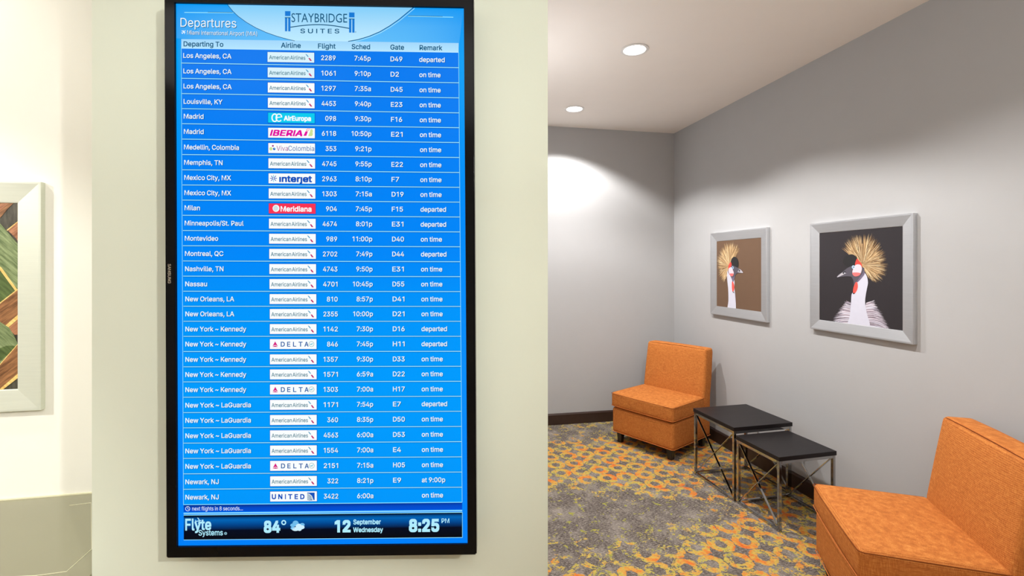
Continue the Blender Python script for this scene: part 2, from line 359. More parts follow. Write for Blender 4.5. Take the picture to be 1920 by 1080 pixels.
def make_chair(label, loc, rz, lean):
    """local x = across, local y = depth towards the back, origin under the centre of the front edge"""
    t = thing('slipper_chair', label, 'chair', loc, rz, 'orange slipper chairs along the grey wall')
    bm = bmesh.new(); rbox(bm, W_, D_, BT-LEG, .022, (.004, .005, 0)); bmesh.ops.translate(bm, verts=bm.verts, vec=(0, D_/2, (BT+LEG)/2))
    base = obj('base', bm, M['fabric'], t, True, 80)
    bm = bmesh.new(); z = LEG+.006; h = W_/2+.0015
    tube(bm, [(-h+.012, D_+.0015, z), (-h, D_-.012, z), (-h, .012, z), (-h+.012, -.0015, z), (h-.012, -.0015, z), (h, .012, z), (h, D_-.012, z), (h-.012, D_+.0015, z)],   .0024, 6, True)
    obj('piping', bm, M['piping'], base, True)
    bm = bmesh.new(); sh = ST-BT-.008
    rbox(bm, W_+.006, SEAT+.02, sh, .020, (.003, .008, .010)); bmesh.ops.translate(bm, verts=bm.verts, vec=(0, (SEAT+.02)/2-.008, BT+.004+sh/2))
    cu = obj('seat_cushion', bm, M['fabric'], t, True, 80)
    for zz, m in ((ST-.012, 'seam'), (BT+.016, 'piping')):
        bm = bmesh.new(); h = W_/2+.005; y0, y1 = -.010, SEAT; c = .016
        fx = lambda u: .003*(1-abs(2*u)**3)
        tube(bm, [(-h, y1, zz), (-h-.001, .2, zz), (-h, y0+c, zz), (-h+c*.3, y0+c*.3, zz), (-h+c, y0-.001, zz), (-.12, y0-.006, zz), (.12, y0-.006, zz), (h-c, y0-.001, zz), (h-c*.3, y0+c*.3, zz), (h, y0+c, zz), (h+.001, .2, zz), (h, y1, zz)], .0019, 6)
        obj('piping', bm, M[m], cu, True)
    th = D_-SEAT; bh = TOP-BT
    def leanf(p):
        k = (p.z/bh+.5); p = p.copy(); p.y += lean*max(0, (k-.22)/.78)**1.0 if k > .22 else 0
        p.y -= 0
        p.x *= 1-.03*k*k; return p
    bm = bmesh.new(); rbox(bm, W_, th, bh, .018, (.003, .010, .004), leanf)
    bmesh.ops.translate(bm, verts=bm.verts, vec=(0, SEAT+th/2, BT+bh/2))
    bk = obj('backrest', bm, M['fabric'], t, True, 80)
    def bp(x, y, z):
        p = leanf(Vector((x, y, z-BT-bh/2))); return (p.x, p.y+SEAT+th/2, p.z+BT+bh/2)
    for yy, m in ((-th/2+.006, 'seam'), (th/2-.006, 'piping')):
        bm = bmesh.new(); h = W_/2
        P = [bp(-h+.004, yy, ST+.01), bp(-h+.002, yy, .55), bp(-h+.003, yy, TOP-.03), bp(-h+.008, yy, TOP-.012), bp(-h+.022, yy, TOP-.0045), bp(-.1, yy, TOP-.0015), bp(.1, yy, TOP-.0015), bp(h-.022, yy, TOP-.0045), bp(h-.008, yy, TOP-.012), bp(h-.003, yy, TOP-.03), bp(h-.002, yy, .55), bp(h-.004, yy, ST+.01)]
        tube(bm, P[3:9] if m == 'seam' else P, .0019, 6); obj('piping', bm, M[m], bk, True)
    for sx in (-1, 1):
        for yy in (.05, D_-.05):
            bm = bmesh.new(); cx = sx*(W_/2-.05); q = 0
            a, b = .024, .017
            lo = [bm.verts.new((cx+i*b, yy+j*b, 0)) for i, j in ((-1, -1), (1, -1), (1, 1), (-1, 1))]
            hi = [bm.verts.new((cx+i*a, yy+j*a, LEG+.01)) for i, j in ((-1, -1), (1, -1), (1, 1), (-1, 1))]
            bm.faces.new(lo[::-1]); bm.faces.new(hi)
            for i in range(4): bm.faces.new((lo[i], lo[(i+1) % 4], hi[(i+1) % 4], hi[i]))
            bmesh.ops.bevel(bm, geom=list(bm.edges), offset=.002, segments=1, affect='EDGES')
            obj('leg', bm, M['black_wood'], t)
    return t
# chair in the corner: local x runs (.632,-.775), depth (.775,.632)
c1 = Vector((1.172, 3.456)) - Vector((.632, -.775))*(W_/2)
make_chair('orange slipper chair in the far corner, seen whole, beside the larger table', (c1.x, c1.y, 0), math.atan2(-.775, .632), .055)
u2 = Vector((-.307, -.952)); c2 = (Vector((1.442, 2.266))+Vector((1.261, 1.706)))/2
make_chair('orange slipper chair in the foreground at lower right, cut off by the picture edge', (c2.x-.0, c2.y, 0), math.atan2(-.952, -.307), .06)

# ------------------------------------------------------------------ nesting tables
t_ = NT('chrome'); t_.b.inputs['Base Color'].default_value = (.44, .435, .43, 1); t_.b.inputs['Metallic'].default_value = 1
t_.l(t_.ramp(t_.noise(t_.coord(), 40, 3), [(.3, (.04, .04, .04, 1)), (.7, (.12, .12, .12, 1))]), t_.b.inputs['Roughness']); M['chrome'] = t_.m
t_ = NT('espresso_laminate'); v = t_.coord('Object', (4, 60, 60)); nz = t_.noise(v, 2, 4)
t_.l(t_.ramp(nz, [(.3, rgb(17, 13, 14)), (.7, rgb(31, 25, 26))]), t_.b.inputs['Base Color']); t_.b.inputs['Specular IOR Level'].default_value = .28; t_.b.inputs['Roughness'].default_value = .42; M['espresso'] = t_.m
def make_table(label, A, Bv, Dv, h, group='nesting tables between the chairs'):
    """A = far-left top corner, Bv = vector along the short far edge, Dv = vector towards the camera"""
    wx, wy = Bv.length, Dv.length; rz = math.atan2(Bv.y, Bv.x)
    t = thing('nesting_table', label, 'table', (A.x, A.y, 0), rz, group)   # local: x 0..wx, y 0..-wy
    th, s = .024, .0165
    bm = bmesh.new(); box(bm, 0, wx, -wy, 0, h-th, h, .0015, 1); obj('tabletop', bm, M['espresso'], t)
    i = .004; X0, X1, Y0, Y1 = i+s/2, wx-i-s/2, -i-s/2, -wy+i+s/2; zt = h-th-s/2; zb = s/2
    for x in (X0, X1):
        for y in (Y0, Y1):
            bm = bmesh.new(); bar(bm, (x, y, 0), (x, y, h-th), s, s, (0, 1, 0), .0012); obj('leg', bm, M['chrome'], t)
    for x in (X0, X1):
        for z in (zt, zb):
            bm = bmesh.new(); bar(bm, (x, Y0-s/2, z), (x, Y1+s/2, z), s, s, (0, 0, 1), .0012); obj('rail', bm, M['chrome'], t)
        bm = bmesh.new(); bar(bm, (x+.002, Y0-s/2, zt-s/2-.004), (x+.002, Y1+s/2, zb+s/2+.004), .004, .012, (1, 0, 0)); obj('brace', bm, M['chrome'], t)
        bm = bmesh.new(); bar(bm, (x-.002, Y1+s/2, zt-s/2-.004), (x-.002, Y0-s/2, zb+s/2+.004), .004, .012, (1, 0, 0)); obj('brace', bm, M['chrome'], t)
    for (y, z) in ((Y0, zt), (Y0, zb), (Y1, zt)):
        bm = bmesh.new(); bar(bm, (X0+s/2, y, z), (X1-s/2, y, z), s, s, (0, 0, 1), .0012); obj('rail', bm, M['chrome'], t)
    return t
A = Vector((1.252, 3.285, 0)); ex = Vector((.97, .243, 0)).normalized(); ey = Vector((.094, -.402, 0)).normalized()
ex = Vector((-ey.y, ey.x, 0))
make_table('larger and taller black topped nesting table with chrome legs, beside the far chair', A, ex*.425, ey*.413, .453)
fr = Vector((1.434, 2.55, 0))
make_table('smaller lower nesting table pulled out in front of the larger one', fr-ey*.342, ex*.378, ey*.342, .407)

# ------------------------------------------------------------------ flat print and screen graphics
class Print:
    """collects flat shapes given as picture-plane measurements of one flat surface (a screen, a print)"""
    def __init__(s, P0, n, tx, org): s.P0, s.n, s.tx, s.org = P0, n, tx, org; s.reset()
    def reset(s): s.V = []; s.F = []; s.MI = []; s.mats = []
    def loc(s, px, py, layer):
        p = hit(px, py, s.P0, s.n)-s.org
        return (p.dot(s.tx), -layer*.00022, p.z)
    def mi(s, m):
        if m not in s.mats: s.mats.append(m)
        return s.mats.index(m)
    def poly(s, pts, m, layer=1):
        i = len(s.V); s.V += [s.loc(x, y, layer) for x, y in pts]; s.F.append(list(range(i, i+len(pts)))); s.MI.append(s.mi(m))
    def blob(s, pts, m, layer=1):
        out = []; n = len(pts)
        for i in range(n):
            a, b, c, d = pts[i-1], pts[i], pts[(i+1) % n], pts[(i+2) % n]
            for t in (0, .25, .5, .75):
                out.append(tuple(.5*(2*b[k]+(c[k]-a[k])*t+(2*a[k]-5*b[k]+4*c[k]-d[k])*t*t+(3*b[k]-a[k]-3*c[k]+d[k])*t**3) for k in (0, 1)))
        tri = tessellate_polygon([[Vector((x, y, 0)) for x, y in out]])
        i = len(s.V); s.V += [s.loc(x, y, layer) for x, y in out]
        for f in tri: s.F.append([i+v for v in f]); s.MI.append(s.mi(m))
    def rect(s, x0, y0, x1, y1, m, layer=1, slope=0):
        d = slope*(x1-x0); s.poly([(x0, y0), (x1, y0+d), (x1, y1+d), (x0, y1)], m, layer)
    def line(s, pts, wd, m, layer=1, closed=False):
        n = len(pts)
        if closed: pts = pts+[pts[0]]; n += 1
        L = []; Rr = []
        for i, p in enumerate(pts):
            a = pts[max(i-1, 0)]; b = pts[min(i+1, n-1)]
            if closed and i in (0, n-1): a, b = pts[-2], pts[1]
            dx, dy = b[0]-a[0], b[1]-a[1]; q = math.hypot(dx, dy) or 1
            L.append((p[0]-dy/q*wd/2, p[1]+dx/q*wd/2)); Rr.append((p[0]+dy/q*wd/2, p[1]-dx/q*wd/2))
        for i in range(n-1): s.poly([L[i], L[i+1], Rr[i+1], Rr[i]], m, layer)
    def ell(s, cx, cy, rx, ry, m, layer=1, n=20): s.poly([(cx+rx*math.cos(2*math.pi*k/n), cy+ry*math.sin(2*math.pi*k/n)) for k in range(n)], m, layer)
    def arc(s, cx, cy, rx, ry, a0, a1, wd, m, layer=1, n=24):
        s.line([(cx+rx*math.cos(math.radians(a0+(a1-a0)*k/n)), cy+ry*math.sin(math.radians(a0+(a1-a0)*k/n))) for k in range(n+1)], wd, m, layer)
    def text(s, st, x, y, size, m, layer=1, width=None, align='L', slope=0, bold=0, shear=0, cap=.716, sy=1, rot90=False, face='sans'):
        """y is the middle of the capitals"""
        vs, fs, gw, gh = glyphs(st, bold, face)
        wd = width if width else arial(st, bold)*size
        x0 = x if align == 'L' else (x-wd if align == 'R' else x-wd/2)
        ch = cap*size*sy; kx, ky = wd/gw, ch/CAPH[face]; i = len(s.V); base = y+ch/2
        for gx, gy in vs:
            if rot90: px, py = x-ch/2+gy*ky, y+gx*kx      # reads downwards: swapped below
            else:
                px = x0+gx*kx+gy*ky*shear; py = base-gy*ky+slope*(x0+gx*kx-x)
            if rot90: px, py = (x-ch/2+gy*ky), (y+gx*kx)
            s.V.append(s.loc(px, py, layer))
        k = s.mi(m)
        for f in fs: s.F.append([i+a for a in f]); s.MI.append(k)
    def build(s, name, parent, kind=None, label=None):
        me = bpy.data.meshes.new(name); me.from_pydata(s.V, [], s.F)
        for m in s.mats: me.materials.append(m)
        me.polygons.foreach_set('material_index', s.MI); me.update()
        o = bpy.data.objects.new(name, me); C.objects.link(o); o.parent = parent
        if kind: o['kind'] = kind
        if label: o['label'] = label
        s.reset(); return o
ARW = {' ': 278, ',': 278, '.': 278, ':': 278, '/': 278, '~': 584, '(': 333, ')': 333, '°': 400}
for ch in '0123456789': ARW[ch] = 556
for ch, v_ in zip('ABCDEFGHIJKLMNOPQRSTUVWXYZ', (667, 667, 722, 722, 667, 611, 778, 722, 278, 500, 667, 556, 833, 722, 778, 667, 778, 722, 667, 611, 722, 667, 944, 667, 667, 611)): ARW[ch] = v_
for ch, v_ in zip('abcdefghijklmnopqrstuvwxyz', (556, 556, 500, 556, 556, 278, 556, 556, 222, 222, 500, 222, 833, 556, 556, 556, 556, 333, 500, 278, 556, 500, 722, 500, 500, 500)): ARW[ch] = v_
def arial(st, bold=0): return sum(ARW.get(c, 556) for c in st)/1000*(1.05 if bold > .02 else 1)
# outlines of a plain sans alphabet (advance, closed loops) in thousandths
GL = {
'(': (273, '89,207 92,264 101,324 109,364 119,403 132,441 153,494 177,539 236,539 212,485 191,428 174,370 161,313 154,258 151,207 154,161 160,115 172,67 188,16 202,-19 218,-57 236,-96 177,-96 150,-46 128,4 111,55 99,106 92,156'),
')': (273, '37,-96 56,-56 72,-18 86,18 102,69 113,116 120,162 122,207 119,258 112,313 99,370 82,428 62,485 37,539 97,539 121,494 142,441 154,403 164,364 173,323 181,264 184,207 182,156 174,104 161,53 144,3 123,-47 97,-96'),
',': (188, '38,-119 68,71 137,71 84,-119'),
'.': (188, '95,-4 78,-1 63,9 53,24 50,41 53,59 63,73 78,83 95,87 113,83 128,73 138,59 141,41 138,24 128,9 113,-1'),
'/': (249, '235,533 71,-76 14,-76 178,533'),
'0': (453, '227,-7 174,1 130,24 95,62 69,113 57,155 50,202 48,254 50,306 57,353 69,395 95,447 130,484 174,508 227,516 279,508 323,484 358,447 384,395 396,353 403,306 405,254 403,202 396,155 384,113 359,62 323,24 279,1|227,50 261,56 290,74 313,103 330,144 340,194 344,254 340,314 330,365 313,405 290,435 261,453 227,460 192,453 163,435 140,405 123,365 113,314 109,254 113,194 123,144 140,103 163,74 192,56'),
'1': (404, '276,509 276,0 212,0 212,448 209,448 86,358 86,427 198,509'),
'2': (453, '64,0 64,47 234,229 261,257 282,282 299,305 311,327 318,348 320,371 317,397 308,419 293,436 273,449 250,457 224,460 196,457 172,447 153,433 139,413 130,390 127,362 66,362 71,405 86,442 111,473 143,496 182,511 225,516 268,511 306,497 337,474 361,445 376,411 381,372 378,345 371,318 357,290 336,259 306,223 267,180 153,60 153,57 389,57 389,0'),
'3': (453, '218,-7 173,-3 133,10 98,30 70,57 52,91 44,132 109,132 115,107 126,87 144,71 165,59 191,52 219,50 248,53 275,61 297,74 315,93 325,116 329,145 326,172 316,196 299,217 275,234 242,244 201,248 157,248 157,299 288,448 288,452 70,452 70,509 372,509 372,461 211,278 211,289 264,288 308,276 344,253 371,222 387,186 393,145 387,103 370,66 344,36 309,12 266,-2'),
'4': (453, '40,105 40,158 247,509 311,509 109,166 109,163 413,163 413,105|282,0 282,121 282,146 282,318 343,318 343,0'),
'5': (453, '221,-7 178,-2 140,11 108,32 83,60 66,93 60,130 122,130 127,108 138,89 154,73 173,60 196,52 221,50 250,53 276,64 298,82 314,104 324,131 328,162 324,193 314,221 297,244 275,262 248,273 218,277 192,275 167,268 145,258 128,246 67,253 96,509 366,509 366,452 151,452 134,301 136,301 155,315 178,325 203,331 229,334 263,330 294,321 321,306 345,285 364,260 379,231 388,199 391,163 385,117 369,76 343,41 309,15 268,-1'),
'6': (453, '226,-7 182,-1 142,15 109,40 84,74 69,115 64,162 68,199 80,239 102,285 137,340 252,509 322,509 151,261 145,261 154,275 165,288 179,299 196,307 214,312 235,314 278,309 316,295 346,271 370,240 384,201 389,157 384,112 368,73 343,39 310,14 271,-2|226,48 254,52 279,63 299,79 314,101 324,128 327,157 324,187 314,213 299,235 279,251 254,262 226,265 198,262 174,252 153,235 138,214 128,188 125,158 128,128 138,102 153,79 174,63 198,52'),
'7': (453, '97,0 323,448 323,452 62,452 62,509 391,509 391,449 165,0'),
'8': (453, '226,-7 178,-2 136,11 101,33 74,62 57,96 52,135 55,166 65,195 81,220 101,241 125,256 153,265 153,267 119,282 93,308 76,342 70,380 75,417 90,450 114,477 146,498 184,511 226,516 269,511 306,498 337,477 361,450 377,417 382,380 376,342 359,308 333,282 300,267 300,265 327,256 351,241 372,220 387,195 397,166 401,135 395,96 378,62 352,33 317,11 275,-2|226,49 258,52 285,60 307,74 323,91 333,113 337,139 333,165 322,189 305,208 283,223 256,232 226,235 196,232 169,223 147,208 130,189 119,165 115,139 119,113 129,91 145,74 167,60 195,52|226,290 252,292 274,300 293,313 307,330 316,351 319,376 316,399 308,420 294,437 275,449 252,457 226,460 200,457 177,449 159,437 145,420 136,399 133,376 136,351 145,330 159,313 178,300 201,292'),
'9': (453, '226,516 271,510 310,494 343,468 368,434 384,393 389,347 385,309 373,270 350,224 315,168 200,0 130,0 301,248 307,248 299,234 287,221 273,210 257,202 238,196 218,195 175,199 137,214 106,237 83,269 68,307 64,352 69,397 85,436 110,469 143,494 182,510|226,460 199,457 174,446 154,429 138,407 129,381 125,352 129,322 138,295 154,274 174,257 199,247 226,243 254,247 279,257 299,273 314,295 324,321 327,350 324,381 314,407 299,429 279,446 254,457'),
':': (188, '95,-4 78,-1 63,9 53,24 50,41 53,59 63,73 78,83 95,87 113,83 128,73 138,59 141,41 138,24 128,9 113,-1|95,271 78,274 63,284 53,299 50,316 53,334 63,349 78,359 95,362 113,359 128,349 138,334 141,316 138,299 128,284 113,274'),
'A': (480, '16,0 201,509 276,509 463,0 395,0 287,302 276,334 264,372 250,420 232,478 245,478 228,419 213,371 201,333 191,302 85,0|110,142 110,199 370,199 370,142'),
'B': (456, '60,0 60,509 241,509 289,504 329,491 359,469 381,442 394,410 398,374 395,344 387,320 373,301 356,286 336,275 315,267 315,262 339,257 363,245 385,227 402,203 414,173 418,136 413,100 400,67 377,39 344,18 301,4 247,0|125,57 245,57 296,63 330,80 349,105 355,137 352,161 342,184 327,203 306,218 279,228 248,231 125,231|125,285 238,285 265,288 288,296 308,309 323,326 333,348 336,372 330,403 313,429 283,446 240,452 125,452'),
'C': (510, '267,-7 225,-3 186,7 150,25 119,49 92,79 70,115 53,157 44,203 40,254 44,305 53,352 70,393 92,429 119,459 150,484 186,501 225,512 267,516 305,513 340,504 373,490 402,471 427,447 448,418 463,385 473,348 408,348 401,373 389,395 375,413 357,428 337,440 315,449 292,454 267,456 223,450 184,432 150,403 125,364 109,314 103,254 109,194 125,145 151,105 184,76 223,59 267,53 292,55 315,60 337,69 357,81 375,96 389,114 401,136 408,160 473,160 463,124 448,91 428,62 402,38 373,19 341,5 305,-4'),
'D': (502, '219,0 96,0 96,57 215,57 272,63 318,81 354,110 379,149 394,198 399,255 394,312 379,361 354,399 320,428 275,446 221,452 93,452 93,509 225,509 273,505 315,495 353,478 399,441 433,391 449,351 458,306 462,255 458,205 449,159 433,119 411,83 384,54 351,31 312,14 268,3|125,509 125,0 60,0 60,509'),
'E': (419, '60,0 60,509 372,509 372,452 125,452 125,286 355,286 355,229 125,229 125,57 375,57 375,0'),
'F': (410, '60,0 60,509 369,509 369,452 125,452 125,278 346,278 346,221 125,221 125,0'),
'G': (520, '269,-7 225,-3 185,7 149,25 118,49 91,79 69,116 53,157 43,203 40,254 43,305 53,352 69,393 91,429 117,459 149,484 184,501 223,512 265,516 304,513 340,504 374,489 403,469 429,445 449,416 465,384 474,349 408,349 399,372 387,393 373,411 356,427 337,439 315,448 291,454 265,456 222,450 183,432 150,404 125,364 109,314 103,254 109,194 125,145 151,105 184,76 224,59 269,53 309,57 345,71 374,93 396,123 410,160 415,202 434,199 283,199 283,256 478,256 478,200 471,141 451,91 419,50 377,19 326,0'),
'H': (517, '60,0 60,509 125,509 125,289 392,289 392,509 457,509 457,0 392,0 392,232 125,232 125,0'),
'I': (184, '60,0 60,509 124,509 124,0'),
'J': (396, '185,-7 124,3 75,33 52,63 38,100 33,145 33,173 98,173 98,145 104,104 122,74 149,56 185,50 220,56 248,74 266,104 272,145 272,509 336,509 336,145 332,100 318,63 294,33 246,3'),
'K': (467, '104,145 104,216 122,239 139,261 157,282 174,303 193,324 212,344 364,509 448,509 231,276 228,276|60,0 60,509 125,509 125,334 124,225 125,193 125,0|372,0 188,259 228,309 449,0'),
'L': (393, '60,0 60,509 125,509 125,57 361,57 361,0'),
'M': (628, '60,0 60,509 152,509 277,187 282,174 287,159 299,123 305,103 311,84 317,65 322,49 307,49 318,83 330,121 336,140 342,158 348,174 352,187 476,509 568,509 568,0 504,0 504,291 504,327 505,347 505,369 506,413 507,457 513,457 505,433 498,409 482,363 474,341 467,322 461,305 456,291 342,0 286,0 170,291 165,304 159,321 145,361 137,384 129,408 121,432 112,457 119,457 120,416 121,372 122,328 122,309 122,291 122,0'),
'N': (523, '60,0 60,509 136,509 343,183 352,169 363,151 375,130 388,107 401,82 414,55 405,54 402,81 401,108 400,134 399,157 399,195 399,509 463,509 463,0 387,0 202,290 190,310 177,331 164,354 148,381 108,452 119,454 122,384 123,354 124,328 125,307 125,291 125,0'),
'O': (533, '267,-7 225,-3 186,7 150,25 119,49 92,79 70,115 53,157 44,203 40,254 44,305 53,352 70,393 92,429 119,459 150,484 186,501 225,512 267,516 309,512 348,501 384,484 415,459 442,429 464,393 480,352 490,305 493,254 490,203 480,157 464,115 442,79 415,49 384,25 348,7 309,-3|267,53 310,59 349,76 383,105 408,144 425,194 430,254 425,314 408,365 383,404 349,433 310,450 267,456 223,450 184,433 151,404 125,364 109,314 103,254 109,194 125,144 151,105 184,76 223,59'),
'P': (445, '60,0 60,509 235,509 289,503 332,487 366,462 390,430 404,391 409,348 404,304 390,265 366,233 332,207 289,191 235,186 109,186 109,242 233,242 269,246 297,256 318,272 333,294 342,319 344,348 342,376 333,402 318,423 297,439 268,449 232,452 125,452 125,0'),
'Q': (533, '245,159 313,159 369,85 384,65 468,-48 401,-48 346,27 331,46|267,-7 225,-3 186,7 150,25 119,49 92,79 70,115 53,157 44,203 40,254 44,305 53,352 70,393 92,429 119,459 150,484 186,501 225,512 267,516 309,512 348,501 384,484 415,459 442,429 464,393 480,352 490,305 493,254 490,203 480,157 464,115 442,79 415,49 384,25 348,7 309,-3|267,53 310,59 349,76 383,105 408,144 425,194 430,254 425,314 408,365 383,404 349,433 310,450 267,456 223,450 184,433 151,404 125,364 109,314 103,254 109,194 125,144 151,105 184,76 223,59'),
'R': (449, '60,0 60,509 236,509 290,504 333,489 367,465 390,433 405,395 409,352 405,309 390,271 367,240 333,217 289,203 236,198 96,198 96,255 234,255 269,258 298,267 319,281 334,300 342,324 345,352 342,380 334,405 319,425 298,440 269,449 233,452 125,452 125,0|353,0 230,229 303,229 428,0'),
'S': (447, '224,-9 172,-4 128,9 91,31 64,60 46,96 38,137 104,137 110,110 123,88 142,71 166,59 194,52 224,49 257,52 286,60 311,74 329,92 341,114 346,139 342,161 332,179 316,193 296,205 272,214 245,222 184,239 128,260 86,289 60,326 52,372 58,413 75,448 102,476 138,498 180,511 227,516 275,511 316,498 351,476 377,449 394,415 401,378 337,378 326,412 302,437 267,453 225,459 194,456 167,448 145,435 129,418 118,398 115,376 119,352 131,334 148,319 169,308 191,300 212,293 264,279 287,272 312,264 336,252 359,238 379,220 395,198 405,171 408,139 403,99 386,64 360,34 323,11 278,-4'),
'T': (449, '32,452 32,509 417,509 417,452 257,452 257,0 193,0 193,452'),
'U': (517, '259,-8 203,-2 154,15 114,43 85,80 66,124 60,173 60,509 124,509 124,178 128,144 141,113 160,87 187,68 220,56 259,52 298,56 331,68 357,87 377,113 389,144 393,178 393,509 457,509 457,173 451,124 433,80 403,43 363,15 315,-2'),
'V': (480, '204,0 16,509 84,509 192,206 203,176 215,137 230,89 248,31 235,31 252,90 267,138 279,176 290,206 395,509 463,509 278,0'),
'W': (686, '155,0 16,509 82,509 163,196 170,171 175,145 181,120 187,94 192,67 197,40 189,40 194,67 200,94 205,120 211,145 218,171 224,196 306,509 380,509 462,196 468,171 474,145 480,120 486,94 492,67 497,40 488,40 493,67 499,94 504,120 510,145 523,196 603,509 670,509 530,0 455,0 368,323 359,356 351,391 344,431 336,475 350,475 342,433 335,395 327,359 318,323 230,0'),
'X': (474, '18,0 217,284 217,236 29,509 104,509 178,400 192,379 204,361 214,345 223,329 233,312 243,292 232,292 243,311 252,329 261,345 272,361 284,379 298,400 374,509 446,509 259,239 259,287 456,0 382,0 292,129 279,149 268,165 259,180 250,195 241,212 230,231 244,231 235,213 225,196 216,181 206,166 195,149 182,129 91,0'),
'Y': (472, '203,0 203,208 16,509 91,509 192,344 208,318 222,292 236,264 250,230 224,230 237,265 251,293 265,318 280,344 381,509 455,509 268,208 268,0'),
'a': (389, '160,-9 126,-5 94,5 68,22 48,45 35,73 30,108 34,138 43,161 58,179 78,193 100,203 125,211 152,216 178,220 209,224 234,227 252,230 265,235 273,243 276,255 276,257 273,279 267,297 256,311 240,322 220,329 196,331 171,329 149,322 132,313 118,301 107,288 100,274 41,291 57,322 79,346 104,364 133,375 163,382 194,384 215,383 239,379 263,372 286,360 306,343 322,320 333,290 337,251 337,0 277,0 277,52 272,52 264,38 252,25 236,12 215,1 190,-6|170,45 202,49 228,59 248,74 263,93 272,115 276,138 276,190 270,186 259,182 246,179 231,176 216,173 200,171 175,168 154,164 134,159 117,150 103,139 95,124 92,105 94,87 102,72 114,61 130,52 149,47'),
'b': (424, '229,-8 198,-5 172,4 153,17 138,31 127,46 118,59 112,59 112,0 53,0 53,509 114,509 114,319 118,319 127,331 137,346 152,360 171,373 197,381 229,384 274,378 313,361 345,332 370,293 385,245 390,189 385,133 370,84 346,45 313,16 274,-2|220,47 253,51 279,66 301,88 316,117 325,151 328,189 325,227 316,261 301,290 280,311 253,325 220,330 188,325 161,312 140,291 125,263 116,229 113,189 116,150 125,115 140,86 162,65 188,51'),
'c': (396, '207,-8 159,-2 117,16 82,46 56,85 40,133 34,187 40,243 56,291 82,330 117,360 159,378 207,384 234,383 260,377 284,368 305,356 324,341 340,322 353,301 362,277 303,262 298,276 290,289 281,301 270,311 257,319 242,325 226,329 207,330 173,325 145,310 124,287 108,258 99,224 96,187 99,151 108,117 124,89 145,66 173,51 207,46 226,48 243,52 258,58 271,66 282,76 292,89 299,102 304,117 363,102 354,78 341,56 325,37 306,21 285,9 261,-1 235,-6'),
'd': (424, '195,-8 151,-2 111,16 79,45 55,84 39,133 34,189 39,245 55,293 79,332 112,361 151,378 196,384 228,381 253,373 272,360 287,346 298,331 306,319 311,319 311,509 372,509 372,0 313,0 313,59 307,59 298,46 287,31 272,17 252,4 227,-5|205,47 236,51 263,65 284,86 299,115 309,150 312,189 309,229 300,263 284,291 263,312 237,325 205,330 172,325 145,311 124,290 108,261 99,227 96,189 99,151 109,117 124,88 145,66 172,51'),
'e': (404, '212,-8 161,-2 117,16 82,46 56,85 40,132 34,187 39,242 55,290 81,329 115,359 157,378 205,384 236,382 266,374 294,361 319,341 341,315 357,282 368,242 371,194 371,169 75,169 75,221 338,221 310,202 307,237 298,269 283,294 263,314 237,326 205,330 173,326 146,313 125,294 109,270 99,241 96,211 96,178 100,139 110,106 128,80 151,61 179,50 212,46 234,48 254,53 271,61 285,73 297,88 306,105 365,91 353,63 335,39 311,19 283,4 249,-5'),
'f': (254, '228,379 228,327 6,327 6,379|81,0 81,432 84,461 96,486 113,505 135,519 161,527 187,530 207,529 222,527 234,524 243,521 227,468 222,470 215,472 206,473 195,474 171,470 154,460 145,443 142,419 142,0'),
'g': (425, '207,-151 168,-148 134,-140 105,-127 82,-110 64,-91 51,-69 101,-41 110,-53 122,-66 136,-78 154,-88 178,-95 207,-97 249,-92 282,-75 304,-47 311,-6 311,68 306,68 298,56 287,41 272,28 252,16 227,8 195,5 152,10 113,27 80,53 55,90 39,136 34,191 39,246 55,293 80,332 112,361 152,378 196,384 228,382 253,373 273,360 288,346 299,331 308,319 313,319 313,379 372,379 372,-9 367,-54 350,-90 324,-117 291,-136 251,-147|205,59 237,63 264,75 285,95 300,121 309,154 312,193 309,231 300,264 285,291 264,312 237,325 205,330 172,325 145,312 124,290 109,262 99,229 96,193 99,155 109,123 124,96 145,76 172,63'),
'h': (410, '114,227 114,0 53,0 53,509 114,509 114,287 102,287 124,332 152,362 187,379 227,384 264,380 295,369 321,349 341,321 353,285 357,240 357,0 296,0 296,235 290,275 273,304 246,323 210,329 184,326 161,317 141,303 126,283 117,257'),
'i': (167, '53,0 53,379 114,379 114,0|84,443 67,446 54,455 44,468 41,483 44,499 54,512 67,521 84,524 100,521 114,512 123,499 126,483 123,468 114,455 100,446'),
'j': (167, '53,379 114,379 114,-30 111,-63 102,-90 86,-113 65,-129 37,-139 4,-143 -10,-143 -10,-87 2,-87 25,-83 40,-72 50,-54 53,-29|83,443 67,446 53,455 44,468 41,483 44,499 53,512 67,521 83,524 100,521 114,512 123,499 126,483 123,468 114,455 100,446'),
'k': (381, '110,137 110,212 121,212 284,379 360,379 184,199 177,199|53,0 53,509 114,509 114,0|294,0 148,186 191,229 372,0'),
'l': (189, '139,-2 101,3 74,20 58,47 53,84 53,509 114,509 114,99 115,77 120,62 130,54 146,52 154,52 160,53 165,53 170,54 181,3 172,1 162,-1 151,-2'),
'm': (610, '53,0 53,379 112,379 112,295 108,295 118,323 132,346 151,363 172,376 195,384 219,386 257,380 287,361 309,331 321,295 312,295 322,321 337,343 357,361 381,375 407,383 437,386 468,383 497,372 522,354 541,328 553,296 557,255 557,0 496,0 496,254 490,289 473,313 447,326 419,330 395,328 374,320 358,307 345,290 338,270 335,247 335,0 274,0 274,260 269,288 253,311 229,326 199,330 178,328 158,320 140,307 126,289 117,266 114,238 114,0'),
'n': (410, '114,227 114,0 53,0 53,379 112,379 112,287 102,287 124,332 152,362 187,379 227,384 264,380 295,369 321,349 341,321 353,285 357,240 357,0 296,0 296,235 290,275 273,304 246,323 210,329 184,326 161,317 141,303 126,283 117,257'),
